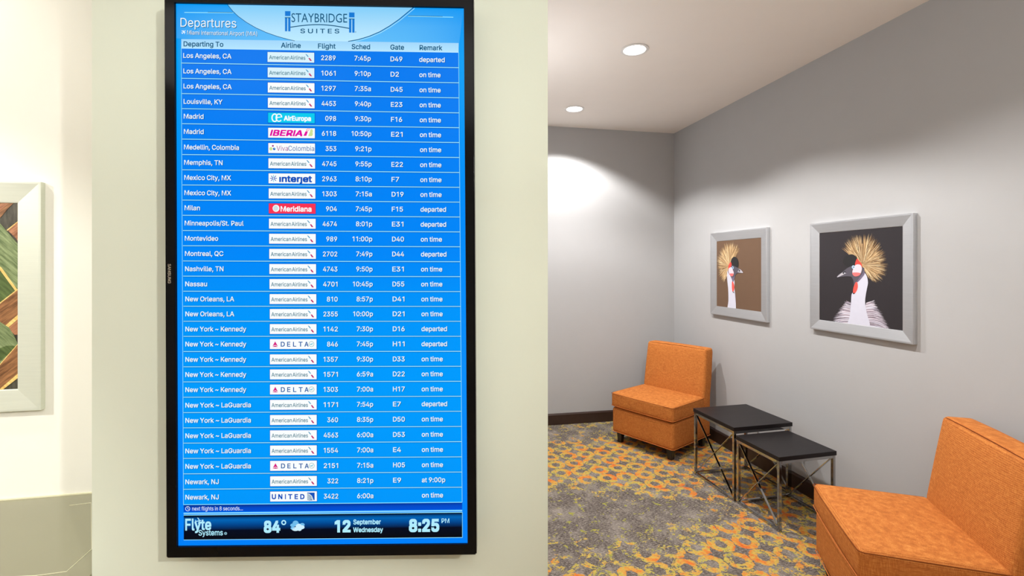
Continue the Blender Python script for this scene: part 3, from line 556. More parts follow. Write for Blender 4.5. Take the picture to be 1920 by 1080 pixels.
'o': (415, '207,-8 159,-2 117,16 82,46 56,85 40,133 34,187 40,243 56,291 82,330 117,360 159,378 207,384 256,378 299,360 333,330 359,291 376,243 381,187 376,133 359,85 333,46 299,16 256,-2|207,46 242,51 270,66 292,89 307,117 316,151 319,187 316,224 307,258 292,287 270,310 242,325 207,330 173,325 145,310 124,287 108,258 99,224 96,187 99,151 108,117 124,89 145,66 173,51'),
'p': (424, '53,-143 53,379 112,379 112,319 118,319 126,331 137,346 152,360 171,373 197,381 229,384 274,378 313,361 345,332 370,293 385,245 390,189 385,133 370,84 346,45 313,16 274,-2 229,-8 198,-5 173,4 153,17 138,31 127,46 118,59 114,59 114,-143|220,47 253,51 279,66 301,88 316,117 325,151 328,189 325,227 316,261 301,290 280,311 253,325 220,330 188,325 161,312 140,291 125,263 116,229 113,189 116,150 125,115 140,86 162,65 188,51'),
'r': (259, '53,0 53,379 112,379 112,321 115,321 130,347 152,367 181,380 213,385 221,385 229,384 243,384 243,322 239,323 230,324 219,325 207,326 182,323 159,315 140,301 126,284 117,262 114,237 114,0'),
's': (365, '182,-8 145,-5 112,3 84,18 62,38 45,63 36,94 94,107 105,79 124,60 150,49 181,45 217,50 244,62 262,81 268,103 265,121 254,136 237,147 212,155 149,170 104,186 72,208 53,237 47,274 51,305 65,332 87,354 115,370 149,381 187,384 223,381 254,372 279,358 299,339 314,316 324,290 268,277 258,298 243,316 219,328 187,333 156,329 131,317 114,299 109,277 112,258 124,243 144,232 172,223 229,209 275,194 306,171 325,142 331,107 326,75 312,47 290,24 260,6 223,-5'),
't': (227, '204,379 204,327 6,327 6,379|65,471 126,471 126,98 128,76 136,61 150,53 170,50 177,50 185,51 194,52 202,54 213,2 203,-1 192,-3 180,-4 168,-4 125,2 92,21 72,52 65,93'),
'u': (410, '182,-5 146,-1 115,11 89,31 69,59 57,95 53,139 53,379 114,379 114,144 119,105 137,75 164,56 200,50 226,53 249,62 268,77 283,97 293,122 296,153 296,379 357,379 357,0 298,0 298,92 307,92 286,47 257,17 222,0'),
'v': (389, '163,0 17,379 84,379 165,155 177,121 187,87 196,53 206,21 184,21 194,53 203,87 213,121 224,155 305,379 371,379 226,0'),
'w': (567, '138,0 23,379 87,379 133,214 143,177 154,137 165,91 175,41 165,41 175,90 186,135 196,176 206,214 252,379 316,379 362,214 371,176 382,136 392,91 402,41 391,41 402,90 413,135 423,176 434,214 480,379 545,379 429,0 368,0 319,172 305,225 297,252 291,280 277,338 291,338 277,280 270,252 263,225 255,198 248,172 199,0'),
'x': (379, '21,0 171,218 171,171 29,379 100,379 147,306 164,279 179,253 193,229 207,206 175,206 190,229 202,253 216,279 233,306 282,379 352,379 209,169 209,214 358,0 287,0 231,85 214,112 200,136 187,159 173,182 205,182 191,159 178,136 165,112 148,85 91,0'),
'y': (389, '47,-139 61,-86 71,-87 88,-90 104,-89 118,-84 130,-74 141,-58 151,-36 163,-1 17,379 84,379 165,155 177,121 187,87 196,53 206,21 184,21 193,53 202,87 212,121 224,155 305,379 371,379 204,-58 191,-85 177,-107 159,-124 139,-136 117,-143 91,-145 77,-145 65,-143 54,-141'),
'~': (453, '52,150 55,188 66,218 82,240 103,255 127,263 151,266 175,264 197,256 220,241 246,221 262,207 275,198 286,193 299,192 318,196 332,207 341,226 344,253 400,253 397,215 386,185 370,163 349,148 326,139 301,137 276,139 254,148 232,162 207,182 190,195 177,204 166,209 154,210 136,207 121,196 111,178 108,150'),
}
_loops = {}
def loops_of(ch, bold):
    """outline loops of one letter"""
    key = (ch, bold)
    if key in _loops: return _loops[key]
    src = {'\u0131': 'i', '\u0237': 'j'}.get(ch, ch)
    L = [[tuple(map(int, p.split(','))) for p in l.split(' ')] for l in GL[src][1].split('|')]
    if src != ch: L = [l for l in L if min(p[1] for p in l) < 250]        # dotless i and j
    out = L
    _loops[key] = out; return out
_g = {}
def glyphs(st, bold, face='sans'):
    key = (st, bold, face)
    if key in _g: return _g[key]
    vs, fs = [], []
    if face == 'sans':
        x = 0
        for ch in st:
            if ch == ' ': x += 170; continue
            L = loops_of(ch, bold)
            def area(l): return abs(sum(a[0]*b[1]-b[0]*a[1] for a, b in zip(l, l[1:]+l[:1])))
            polys = [[Vector((p[0]+x, p[1], 0)) for p in l] for l in L]
            # a separate dot (i, j, :) is its own shape; a counter is a hole of the body
            def inside(a, b): 
                bx = [p[0] for p in b]; by = [p[1] for p in b]
                return min(bx) < min(p[0] for p in a) and max(bx) > max(p[0] for p in a) and min(by) < min(p[1] for p in a) and max(by) > max(p[1] for p in a)
            sgn = [sum(a[0]*b[1]-b[0]*a[1] for a, b in zip(l, l[1:]+l[:1])) for l in L]
            ref = max(sgn, key=abs); outer = [k for k in range(len(L)) if sgn[k]*ref > 0]; hole = [k for k in range(len(L)) if sgn[k]*ref <= 0]
            for k in outer:
                grp = [polys[k]]+[polys[m] for m in hole if inside(L[m], L[k])]
                i0 = len(vs); flat = [p for l in grp for p in l]; vs += [(p.x, p.y) for p in flat]
                fs += [[i0+a for a in t] for t in tessellate_polygon(grp)]
            x += GL[{'\u0131': 'i', '\u0237': 'j'}.get(ch, ch)][0]
    else:
        cu = bpy.data.curves.new('t', 'FONT'); cu.body = st; cu.offset = bold; cu.resolution_u = 3
        o = bpy.data.objects.new('t', cu); C.objects.link(o)
        bpy.context.view_layer.update()
        me = bpy.data.meshes.new_from_object(o.evaluated_get(bpy.context.evaluated_depsgraph_get()))
        vs = [(v.co.x, v.co.y) for v in me.vertices]; fs = [list(p.vertices) for p in me.polygons]
        bpy.data.objects.remove(o); bpy.data.curves.remove(cu); bpy.data.meshes.remove(me)
    if face == 'sans' and bold:      # heavier weight: the same shapes laid again a hair apart
        b = bold*1000; n = len(vs); V0, F0 = vs, fs; vs, fs = [], []
        for k, (ox, oy) in enumerate(((-b, -b), (b, -b), (b, b), (-b, b), (0, 0))):
            vs += [(p+ox, q+oy) for p, q in V0]; fs += [[a+k*n for a in f] for f in F0]
    x0 = min(v[0] for v in vs); vs = [(a-x0, b) for a, b in vs]
    _g[key] = (vs, fs, max(v[0] for v in vs), max(v[1] for v in vs)); return _g[key]
CAPH = {'sans': glyphs('H', 0)[3], 'round': glyphs('H', 0, 'round')[3]}

# ------------------------------------------------------------------ departures television
M['bezel'] = plain('glossy_black_plastic', (.004, .004, .0045, 1), .10, var=.1, spec=.12)
M['tv_back'] = plain('matte_black_plastic', (.012, .012, .012, 1), .6)
def Wz(py): return hit(600, py, T0, TN).z-T0.z
tv = thing('flight_display', 'tall black framed television showing a blue departures board on the beige wall', 'television', T0[:], TYAW)
PR = Print(T0, TN, TX, T0)
def L3(px, py): q = PR.loc(px, py, 0); return q[0], q[2]
inn = [L3(330, 7), L3(870, 16), L3(877, 1018), L3(334.5, 1023)]
outp = [L3(310.5, -16), L3(888.5, -9), L3(894, 1038), L3(314.5, 1044)]
bm = bmesh.new()
fo = [bm.verts.new((x, -.006, z)) for x, z in outp]; fi = [bm.verts.new((x, -.006, z)) for x, z in inn]
ii = [bm.verts.new((x, .001, z)) for x, z in inn]; bo = [bm.verts.new((x, .030, z)) for x, z in outp]
for i in range(4):
    j = (i+1) % 4
    bm.faces.new((fo[i], fo[j], fi[j], fi[i])); bm.faces.new((fi[i], fi[j], ii[j], ii[i])); bm.faces.new((fo[j], fo[i], bo[i], bo[j]))
bmesh.ops.recalc_face_normals(bm, faces=bm.faces)
eds = [e for e in bm.edges if all(v in fo for v in e.verts) or (len([v for v in e.verts if v in fo]) == 1 and len([v for v in e.verts if v in bo]) == 1)]
bmesh.ops.bevel(bm, geom=eds, offset=.0025, segments=3, affect='EDGES')
bez = obj('bezel', bm, M['bezel'], tv, True, 50)
PR.text('SAMSUNG', 321.3, 495, 9, emit('pale_logo_ink', rgb(150, 140, 122), .9) if False else plain('pale_logo_ink', rgb(205, 195, 175), .5), -0, width=36, bold=.01, rot90=True, cap=.60)
# put the maker's lettering on the bezel front
PR.V = [(a, -.0063, c) for a, b, c in PR.V]
# mirrored to read from top to bottom
PR.build('brand_lettering', bez, label='small pale lettering on the left bezel')
bm = bmesh.new(); ins = .01
vv = [(x*(1-.03), z*(1-.02)) for x, z in outp]
a = [bm.verts.new((x, .030, z)) for x, z in outp]; b = [bm.verts.new((x*.93, .050, z*.95)) for x, z in outp]
bm.faces.new(a); bm.faces.new(b[::-1])
for i in range(4): bm.faces.new((a[i], a[(i+1) % 4], b[(i+1) % 4], b[i]))
bmesh.ops.recalc_face_normals(bm, faces=bm.faces); obj('back_cover', bm, M['tv_back'], tv)
bm = bmesh.new(); box(bm, -.15, .15, .048, WGAP, -.2, .2); obj('wall_bracket', bm, M['tv_back'], tv)

zt_, zb_ = Wz(10), Wz(1020)
scr_m = emit_grad('screen_border_blue', [(0, rgb(0, 128, 250)), (.3, rgb(8, 142, 252)), (.62, rgb(0, 140, 250)), (.9, rgb(0, 160, 246)), (1, rgb(6, 150, 242))], zb_, zt_)
row_m = emit_grad('screen_row_blue', [(0, rgb(0, 152, 252)), (.25, rgb(0, 156, 254)), (.42, rgb(0, 150, 252)), (.55, rgb(0, 136, 250)), (.8, rgb(0, 128, 246)), (1, rgb(0, 122, 240))], Wz(940), Wz(95))
head_m = emit_grad('screen_header_blue', [(0, rgb(98, 192, 252)), (.5, rgb(88, 184, 250)), (1, rgb(20, 158, 246))], Wz(82), Wz(12), (0, .33, 3, rgb(0, 152, 244), .8))
dome_m = emit_grad('screen_dome_pale', [(0, rgb(192, 238, 255)), (.4, rgb(176, 226, 254)), (1, rgb(130, 206, 250))], Wz(82), Wz(12))
bar_m = emit_grad('screen_title_bar', [(0, rgb(206, 240, 255)), (.5, rgb(176, 226, 254)), (1, rgb(164, 216, 252))], Wz(103), Wz(78))
tick_m = emit_grad('screen_ticker_blue', [(0, rgb(0, 84, 222)), (.6, rgb(2, 74, 200)), (1, rgb(4, 46, 138))], Wz(961), Wz(944))
foot_m = emit_grad('screen_footer_blue', [(0, rgb(6, 10, 18)), (.40, rgb(4, 12, 32)), (.62, rgb(0, 66, 136)), (.85, rgb(0, 100, 182)), (.95, rgb(2, 70, 134)), (1, rgb(2, 24, 52))], Wz(1009), Wz(966))
M['px_white'] = emit('screen_white_text', rgb(236, 248, 255))
M['px_cyan'] = emit('screen_pale_cyan', rgb(176, 236, 255))
M['px_line'] = emit('screen_row_line', rgb(150, 230, 255))
M['px_lineshade'] = emit('screen_line_shade', rgb(0, 84, 190))
M['px_teal'] = emit('screen_teal_text', rgb(6, 84, 122))
M['px_shadow'] = emit('screen_text_shadow', rgb(0, 54, 128))
M['px_card'] = emit('screen_logo_card', rgb(250, 254, 255))
M['px_cardtop'] = emit('screen_logo_card_tint', rgb(218, 243, 253))
M['px_logoblue'] = emit('screen_mark_blue', rgb(18, 122, 214))
M['aa_ink'] = emit('logo_slate_ink', rgb(58, 120, 138)); M['aa_blue'] = emit('logo_blue', rgb(28, 140, 186)); M['aa_red'] = emit('logo_red', rgb(208, 34, 88))
M['cyan_card'] = emit('logo_cyan_card', rgb(0, 204, 240)); M['magenta'] = emit('logo_magenta', rgb(226, 8, 160)); M['lime'] = emit('logo_lime', rgb(206, 226, 150))
M['navy'] = emit('logo_navy', rgb(22, 88, 160)); M['purple'] = emit('logo_purple', rgb(158, 48, 140)); M['royal'] = emit('logo_royal', rgb(22, 82, 186)); M['skyb'] = emit('logo_sky', rgb(120, 206, 226))
M['red_card'] = emit('logo_red_card', rgb(250, 52, 84)); M['palegrey'] = emit('logo_pale_grey', rgb(214, 226, 226)); M['pink'] = emit('logo_pink', rgb(214, 30, 130)); M['greygreen'] = emit('logo_grey_green', rgb(120, 160, 150))
M['cloud1'] = emit('cloud_blue', rgb(110, 188, 236)); M['cloud2'] = emit('cloud_pale', rgb(206, 240, 255)); M['px_navyline'] = emit('screen_dark_curve', rgb(0, 78, 128))

bm = bmesh.new(); vs = [bm.verts.new((x, y, z)) for y in (0, .02) for x, z in inn]
bm.faces.new(vs[0:4]); bm.faces.new(vs[4:8][::-1])
for i in range(4): bm.faces.new((vs[i], vs[(i+1) % 4], vs[4+(i+1) % 4], vs[4+i]))
bmesh.ops.recalc_face_normals(bm, faces=bm.faces)
scr = obj('screen', bm, scr_m, tv)
def slp(y): return .0183-.0272*(y-10)/1010       # picture rows fan very slightly
# header
PR.poly([(331, 8), (869, 17), (860, 80+slp(78)*520), (340, 72), (331, 72)], head_m, 1)
dome = [(425, 9.2)]
for k in range(0, 41):
    x = 427+ (775-427)*k/40
    u = (x-601)/174.0; y = 84-  (84-13)*(1-math.sqrt(max(0, 1-abs(u)**2.0))) if False else 10+ (76)*math.sqrt(max(0, 1-u*u))
    dome.append((x, y+slp(40)*(x-601)))
# measured arc of the dome: left and right limbs
Ld = [(427, 9.2), (437, 21.5), (447, 31), (462, 42), (480, 52.5), (500, 61.5), (520, 68.5), (540, 74), (553, 77)]
Rd = [(653, 78), (672, 74.5), (692, 68.5), (712, 60), (730, 49.5), (748, 37), (762, 25.5), (775, 14.6)]
PR.poly(Ld+[(580, 79.5), (625, 80)]+Rd, dome_m, 2)
PR.build('header_background', scr)
PR.line(Ld, 1.0, M['px_navyline'], 4); PR.build('header_curve', scr); PR.line(Rd, 1.3, M['px_navyline'], 4)
PR.line([(x+2.2, y+1.4) for x, y in Rd], 1.0, M['px_cyan'], 3)
PR.build('header_curve', scr)
PR.line([(346, 23.6), (438, 24.6)], 1.4, M['px_line'], 3); PR.line([(390, 23.2), (437, 23.8)], .8, M['px_navyline'], 4)
PR.build('header_rule', scr)
PR.line([(765, 30.6), (850, 32.6)], 1.4, M['px_line'], 3); PR.line([(765, 29.8), (830, 31.4)], .8, M['px_navyline'], 4)
PR.build('header_rule', scr)
PR.text('Departures', 339.8, 43.3, 23, M['px_navyline'], 4, width=104.5, slope=.016)
PR.text('Departures', 339, 42.3, 23, M['px_white'], 5, width=104.5, slope=.016)
PR.text('Miami International Airport (MIA)', 352.1, 61.9, 11, M['px_navyline'], 4, width=131, slope=.017)
PR.text('Miami International Airport (MIA)', 351.5, 61.3, 11, M['px_white'], 5, width=131, slope=.017)
# small aircraft
for p in ([(341, 63.4), (348, 57), (349, 57.6), (342, 64)], [(341.5, 57.5), (348.5, 61), (348, 62), (341, 58.6)], [(344.5, 57), (347.5, 64), (346.6, 64.4), (343.6, 57.6)], [(341, 60.5), (343.8, 63.6), (343.2, 64), (340.6, 61.2)]):
    PR.poly(p, M['px_white'], 5)
PR.build('header_title', scr)
PR.text('STAYBRIDGE', 546.8, 33.6, 21, M['px_teal'], 5, width=104.5, slope=.010, cap=.78, face='round')
PR.text('S U I T E S', 563.5, 58.4, 11.2, M['px_teal'], 5, width=73, slope=.006, bold=.012)
def mark(x0, y0):
    PR.rect(x0, y0, x0+10.2, y0+9.2, M['px_logoblue'], 5, .012)
    PR.rect(x0, y0+11.9, x0+4.2, y0+37.8, M['px_logoblue'], 5, .012); PR.rect(x0+6, y0+12, x0+10.2, y0+37.9, M['px_logoblue'], 5, .012)
    PR.rect(x0-.2, y0+11.6, x0+10.4, y0+12.9, M['px_teal'], 6, .012)
mark(534.8, 21.3); mark(654.8, 23.8)
PR.line([(545, 51.6)]+[(545+k*110/16, 51.6+2.2*k/16-5.9*math.sin(math.pi*k/16)) for k in range(1, 16)]+[(655, 53.8)], 1.7, M['px_teal'], 6)
PR.arc(667, 60.5, .9, .9, 0, 360, .5, M['px_teal'], 5, 8)
PR.build('hotel_logo', scr, label='teal lettering between two blue bar marks on the pale dome')
# column header bar
PR.poly([(340.3, 73.3), (860, 81), (859.8, 99), (340.3, 91.2)], bar_m, 3); PR.build('column_header_bar', scr)
for st, x, y, wd in (('Departing To', 344.8, 82.6, 74.5), ('Airline', 527.3, 85.2, 37), ('Flight', 596.6, 86.6, 33), ('Sched', 659.6, 87.8, 34.5), ('Gate', 732.2, 88.8, 25.6), ('Remark', 786.8, 89.6, 42.6)):
    PR.text(st, x, y, 12.6, M['px_teal'], 5, width=wd, slope=.013, bold=.014); PR.build('column_title', scr)
# body
PR.poly([(340.5, 91.4), (859.8, 99.2), (867, 941.5), (344.5, 946)], row_m, 1); PR.build('table_background', scr)
rows = [('Los Angeles, CA', 'AA', '2289', '7:45p', 'D49', 'departed'), ('Los Angeles, CA', 'AA', '1061', '9:10p', 'D2', 'on time'), ('Los Angeles, CA', 'AA', '1297', '7:35a', 'D45', 'on time'),
 ('Louisville, KY', 'AA', '4453', '9:40p', 'E23', 'on time'), ('Madrid', 'AE', '098', '9:30p', 'F16', 'on time'), ('Madrid', 'IB', '6118', '10:50p', 'E21', 'on time'),
 ('Medellin, Colombia', 'VC', '353', '9:21p', '', 'on time'), ('Memphis, TN', 'AA', '4745', '9:55p', 'E22', 'on time'), ('Mexico City, MX', 'IJ', '2963', '8:10p', 'F7', 'on time'),
 ('Mexico City, MX', 'AA', '1303', '7:15a', 'D19', 'on time'), ('Milan', 'ME', '904', '7:45p', 'F15', 'departed'), ('Minneapolis/St. Paul', 'AA', '4674', '8:01p', 'E31', 'departed'),
 ('Montevideo', 'AA', '989', '11:00p', 'D40', 'on time'), ('Montreal, QC', 'AA', '2702', '7:49p', 'D44', 'departed'), ('Nashville, TN', 'AA', '4743', '9:50p', 'E31', 'on time'),
 ('Nassau', 'AA', '4701', '10:45p', 'D55', 'on time'), ('New Orleans, LA', 'AA', '810', '8:57p', 'D41', 'on time'), ('New Orleans, LA', 'AA', '2355', '10:00p', 'D21', 'on time'),
 ('New York ~ Kennedy', 'AA', '1142', '7:30p', 'D16', 'departed'), ('New York ~ Kennedy', 'DL', '846', '7:45p', 'H11', 'departed'), ('New York ~ Kennedy', 'AA', '1357', '9:30p', 'D33', 'on time'),
 ('New York ~ Kennedy', 'AA', '1571', '6:59a', 'D22', 'on time'), ('New York ~ Kennedy', 'DL', '1303', '7:00a', 'H17', 'on time'), ('New York ~ LaGuardia', 'AA', '1171', '7:54p', 'E7', 'departed'),
 ('New York ~ LaGuardia', 'AA', '360', '8:35p', 'D50', 'on time'), ('New York ~ LaGuardia', 'AA', '4563', '6:00a', 'D53', 'on time'), ('New York ~ LaGuardia', 'AA', '1554', '7:00a', 'E4', 'on time'),
 ('New York ~ LaGuardia', 'DL', '2151', '7:15a', 'H05', 'on time'), ('Newark, NJ', 'AA', '322', '8:21p', 'E9', 'at 9:00p'), ('Newark, NJ', 'UA', '3422', '6:00a', '', 'on time')]
YL = [105, 134, 162.3, 191, 218.8, 247.3, 276.3, 305, 333.3, 361.8, 390, 418.5, 447, 475.5, 504, 532.3, 560.5, 588.5, 616.8, 645, 673.7, 702, 730.3, 759.3, 787.8, 816.5, 845, 873.8, 902.8, 931.5]
YR = [112, 140.5, 168.8, 197, 225, 252.8, 280.8, 309, 337, 364.8, 392.6, 420.6, 448.6, 476.5, 504.6, 532.6, 560.6, 588.4, 616.4, 644.6, 672.8, 700.8, 729, 757, 785.4, 814, 842.4, 871, 899.4, 928]
def logo(code, x0, x1, yc, h, s, i):
    W = x1-x0; card = M['px_cardtop'] if i < 2 else M['px_card']
    q = {'AE': M['cyan_card'], 'ME': M['red_card']}.get(code, card)
    PR.poly([(x0-.8, yc-h/2-.9), (x1+.9, yc-h/2-.9+s*W), (x1+.9, yc+h/2+1.1+s*W), (x0-.8, yc+h/2+1.1)], M['px_lineshade'], 3)
    PR.poly([(x0, yc-h/2), (x1, yc-h/2+s*W), (x1, yc+h/2+s*W), (x0, yc+h/2)], q, 4)
    def sy(x): return yc+s*(x-x0)
    if code == 'AA':
        PR.text('American', x0+3, sy(x0+3)+.6, 10, M['aa_ink'], 5, width=38, slope=s, bold=.008, cap=.72)
        PR.text('Airlines', x0+42.5, sy(x0+42)+.6, 10, M['aa_ink'], 5, width=28.5, slope=s, bold=.008, cap=.72)
        a, b = x0+71, sy(x0+71)
        PR.poly([(a, b-6.8), (a+2.6, b-5.9), (a+6.4, b-1.2), (a+4.2, b-1.4)], M['aa_blue'], 5)
        PR.poly([(a+5.4, b+.9), (a+8.2, b+.9), (a+12.4, b+6.3), (a+8.8, b+6.2)], M['aa_red'], 5)
        PR.poly([(a+6.6, b+1.8), (a+7.4, b+1.6), (a+10.4, b+5.6), (a+9.4, b+5.6)], M['purple'], 6)
    elif code == 'AE':
        PR.arc(x0+12.5, sy(x0+12)+.2, 5.0, 7, 50, 320, 2.2, M['px_card'], 5); PR.arc(x0+20.5, sy(x0+20)-.0, 5.4, 6.8, 40, 395-40, 2.0, M['px_card'], 6)
        PR.line([(x0+16.5, sy(x0)-6), (x0+16, sy(x0)+6)], 2.2, M['px_card'], 5); PR.line([(x0+16, sy(x0)+.2), (x0+25, sy(x0)-1.2)], 1.5, M['px_card'], 5)
        PR.text('AirEuropa', x0+29.5, sy(x0+29)+.8, 12, M['px_card'], 5, width=51, slope=s, bold=.03, cap=.70)
    elif code == 'IB':
        PR.text('IBERIA', x0+3, sy(x0)+.3, 14, M['magenta'], 5, width=61, slope=s, bold=.03, shear=.28, cap=.74)
        PR.poly([(x0+66, sy(x0)+6), (x0+70, sy(x0)-2.5), (x0+74.5, sy(x0)-2.5), (x0+71.5, sy(x0)+6)], M['magenta'], 5)
        PR.line([(x0+71.5, sy(x0)-3.8), (x0+73, sy(x0)-7), (x0+78, sy(x0)-7), (x0+76, sy(x0)-3.8), (x0+71.5, sy(x0)-3.8)], .9, M['red_card'], 6)
        PR.poly([(x0+75, sy(x0)+6.5), (x0+78, sy(x0)-1), (x0+79.5, sy(x0)-6.5), (x0+83, sy(x0)-6.5), (x0+84, sy(x0)-2), (x0+83, sy(x0)-.4), (x0+84, sy(x0)+3), (x0+82, sy(x0)+6.5)], M['lime'], 5)
    elif code == 'VC':
        PR.ell(x0+5, sy(x0)+1.5, 3, 3.2, M['lime'], 5); PR.ell(x0+8.6, sy(x0)-4, 1.8, 1.7, M['purple'], 5); PR.ell(x0+11.2, sy(x0)+1.6, 2.4, 2.4, M['royal'], 5); PR.ell(x0+12, sy(x0)+.7, 1.2, 1.2, M['skyb'], 6)
        PR.text('Viva', x0+15.5, sy(x0)+.5, 12.5, M['purple'], 5, width=21.5, slope=s, cap=.74); PR.text('Colombia', x0+37.5, sy(x0)+.5, 12.5, M['navy'], 5, width=48.5, slope=s, cap=.74)
    elif code == 'IJ':
        for k in range(8):
            a = math.radians(45*k); cx, cy = x0+9.3, sy(x0)
            PR.line([(cx+1.2*math.cos(a), cy+1.2*math.sin(a)), (cx+6.6*math.cos(a), cy+6.6*math.sin(a))], 1.3, M['royal'] if k in (0, 3, 4, 5, 7, 1) else M['skyb'], 5)
        PR.text('\u0131nter\u0237et', x0+20, sy(x0)+.7, 17, M['royal'], 5, width=61.5, slope=s, bold=.03, cap=.66)
    elif code == 'ME':
        PR.ell(x0+13.5, sy(x0)-.2, 6.4, 6.6, M['px_card'], 5); PR.ell(x0+13, sy(x0)-.2, 4.6, 5, M['palegrey'], 6)
        PR.text('Meridiana', x0+22, sy(x0)+.8, 13, M['px_card'], 5, width=58, slope=s, bold=.02, cap=.72)
    elif code == 'DL':
        a, b = x0+10, sy(x0)+.4
        PR.poly([(a, b-5.6), (a+4.9, b+3.4), (a, b+1.2), (a-4.9, b+3.4)], M['pink'], 5); PR.poly([(a, b+2.2), (a+5.4, b+4.8), (a-5.4, b+4.8)], M['pink'], 5)
        for k, ch in enumerate('DELTA'): PR.text(ch, x0+24.3+k*11.1, sy(x0+24)+.2, 12, M['navy'], 5, align='C', slope=s, bold=.015, width=7.6 if ch in 'DTA' else 6)
        a, b = x0+78, sy(x0+78)
        PR.arc(a, b, 4.9, 4.9, 0, 360, .7, M['greygreen'], 5, 16); PR.line([(a-2.8, b+1.5), (a+2.8, b-1.5)], 1.6, M['skyb'], 5); PR.line([(a-3, b-.5), (a+2, b+1.8)], .6, M['greygreen'], 6)
    elif code == 'UA':
        for k, ch in enumerate('UNITED'): PR.text(ch, x0+(7, 19, 28.6, 37.6, 49, 60.3)[k], sy(x0+10)+.1, 12, M['royal'], 5, align='C', slope=s, bold=.03, width=1.8 if ch == 'I' else (8 if ch in 'UNDT' else 6.6))
        a, b = x0+69.3, sy(x0+69)
        PR.poly([(a, b-7), (a+14, b-7), (a+14, b+7), (a, b+7)], M['royal'], 5)
        PR.poly([(a, b-5.6), (a+4, b-5.2), (a+9, b-1), (a+12.2, b+7), (a, b+7)], M['palegrey'], 6)
        for k in range(5): PR.line([(a+.3, b-3.6+2.4*k), (a+4.2, b-2.2+2.4*k), (a+8+.5*k, min(b+1.2+2.2*k, b+7))], .8, M['navy'], 7)
for i, (dst, code, fl, tm, gt, rm) in enumerate(rows):
    k = min(i, 17)/17.0; dx = 4.2*k+(.8*max(0, i-17)/12.0 if i > 17 else 0)
    s = (YR[i]-YL[i])/422.0
    def yy(x): return YL[i]+s*(x-386)
    for nm, st, x, xr, al in (('city_name', dst, 344.2+min(dx, 4.0), 344, 'L'), ('flight_number', fl, 629.5+dx, 617, 'R'), ('departure_time', tm, 695.3+dx, 680, 'R'), ('gate_number', gt, 732.4+dx, 742, 'L'), ('flight_status', rm, 786.2+dx, 800, 'L')):
        if not st: continue
        y = yy(xr)+(.3 if nm == 'flight_number' else 0)
        PR.text(st, x+.8, y+.9, 12.1, M['px_shadow'], 4, slope=s, align=al)
        PR.text(st, x, y, 12.1, M['px_white'], 5, slope=s, align=al, bold=.011)
        PR.build(nm, scr)
    logo(code, 502+dx, 589.4+dx, yy(502)+.2, 18.6, s, i); PR.build('airline_logo', scr)
    if i < 29:
        yl = (YL[i]+YL[i+1])/2-.3; yr = (YR[i]+YR[i+1])/2+.0; sl = (yr-yl)/422
        xa, xb = 341+3.5*k, 860+6.5*i/29
        ya, yb = yl+sl*(xa-386), yl+sl*(xb-386)
        PR.line([(xa, ya+.2), (xb, yb+.2)], 3.0, M['px_lineshade'], 2); PR.line([(xa, ya), (xb, yb)], 1.5, M['px_line'], 3)
        PR.build('row_divider', scr)
# table edges
PR.line([(340.3, 91), (344.3, 946)], .8, M['px_line'], 3); PR.line([(860, 99), (866.6, 941)], .8, M['px_line'], 3); PR.line([(344.3, 945.9), (866.4, 941.4)], 1.2, M['px_line'], 4); PR.build('table_outline', scr)
# ticker and footer
PR.poly([(344.6, 946.8), (866.6, 942.3), (866.6, 955), (344.8, 960)], tick_m, 2)
PR.line([(344.6, 962.3), (866.8, 957.0)], 2, M['px_line'], 3)
PR.arc(352.6, 953.4, 4.1, 4.1, 0, 360, .9, M['px_white'], 5, 18); PR.line([(352.6, 950.6), (352.6, 953.6), (355, 954.6)], .8, M['px_white'], 5)
PR.text('next flights in 8 seconds...', 360.8, 953.2, 10.2, M['px_white'], 5, width=95, slope=-.006)
PR.build('ticker_bar', scr)
PR.poly([(344.8, 966.4), (867, 961), (867, 1007), (344.8, 1011.7)], foot_m, 2)
PR.line([(344.8, 965.6), (867, 960.2)], 1.4, M['px_line'], 3); PR.line([(344.8, 1012.2), (867, 1007.5)], 1.0, M['px_line'], 3); PR.line([(867, 960.5), (867, 1007.5)], .8, M['px_line'], 3)
PR.build('footer_bar', scr)
def cy(*a, **k): PR.text(*a, **k)
cy('84', 495, 987.3, 28, M['px_cyan'], 5, width=31, slope=-.008, bold=.035); PR.arc(532.4, 979.3, 3.5, 3.6, 0, 360, 2.3, M['px_cyan'], 5); PR.build('temperature_text', scr)
cy('12', 627.8, 986.4, 28.5, M['px_cyan'], 5, width=30, slope=-.008, bold=.035)
cy('September', 662.8, 978.3, 12, M['px_cyan'], 5, width=51.5, slope=-.01, bold=.02); cy('Wednesday', 662.4, 992.9, 12, M['px_cyan'], 5, width=56, slope=-.01, bold=.02)
PR.build('date_text', scr)
cy('8:25', 766.8, 985, 30, M['px_cyan'], 5, width=57, slope=-.01, bold=.035); cy('PM', 828, 976, 11.5, M['px_cyan'], 5, width=14.6, slope=-.01, bold=.01)
PR.build('clock_text', scr)
cy('Fl', 348, 983.2, 29, M['px_cyan'], 5, width=17.4, slope=-.01, bold=.02); cy('yte', 365.3, 983.0, 27, M['px_cyan'], 6, width=31.5, slope=-.01, bold=.02)
cy('Systems', 373, 998.3, 14, M['px_cyan'], 6, width=45.5, slope=-.01, bold=.012)
PR.arc(423.5, 999.7, 2.2, 2.2, 0, 360, .7, M['px_cyan'], 5, 12); PR.ell(423.5, 999.7, .8, .8, M['px_cyan'], 5, 8)
for p in ([(366.5, 976.5), (377.6, 974.4), (378, 975.8), (367, 978)], [(370.5, 970), (372.3, 970), (375.8, 974.8), (374, 975.3)], [(374, 975.5), (375.6, 975.3), (373.6, 981), (372, 981.4)], [(366.5, 974), (367.8, 974), (369, 977), (367.8, 977.5)]): PR.poly(p, M['px_cyan'], 7)
PR.build('sign_maker_logo', scr)
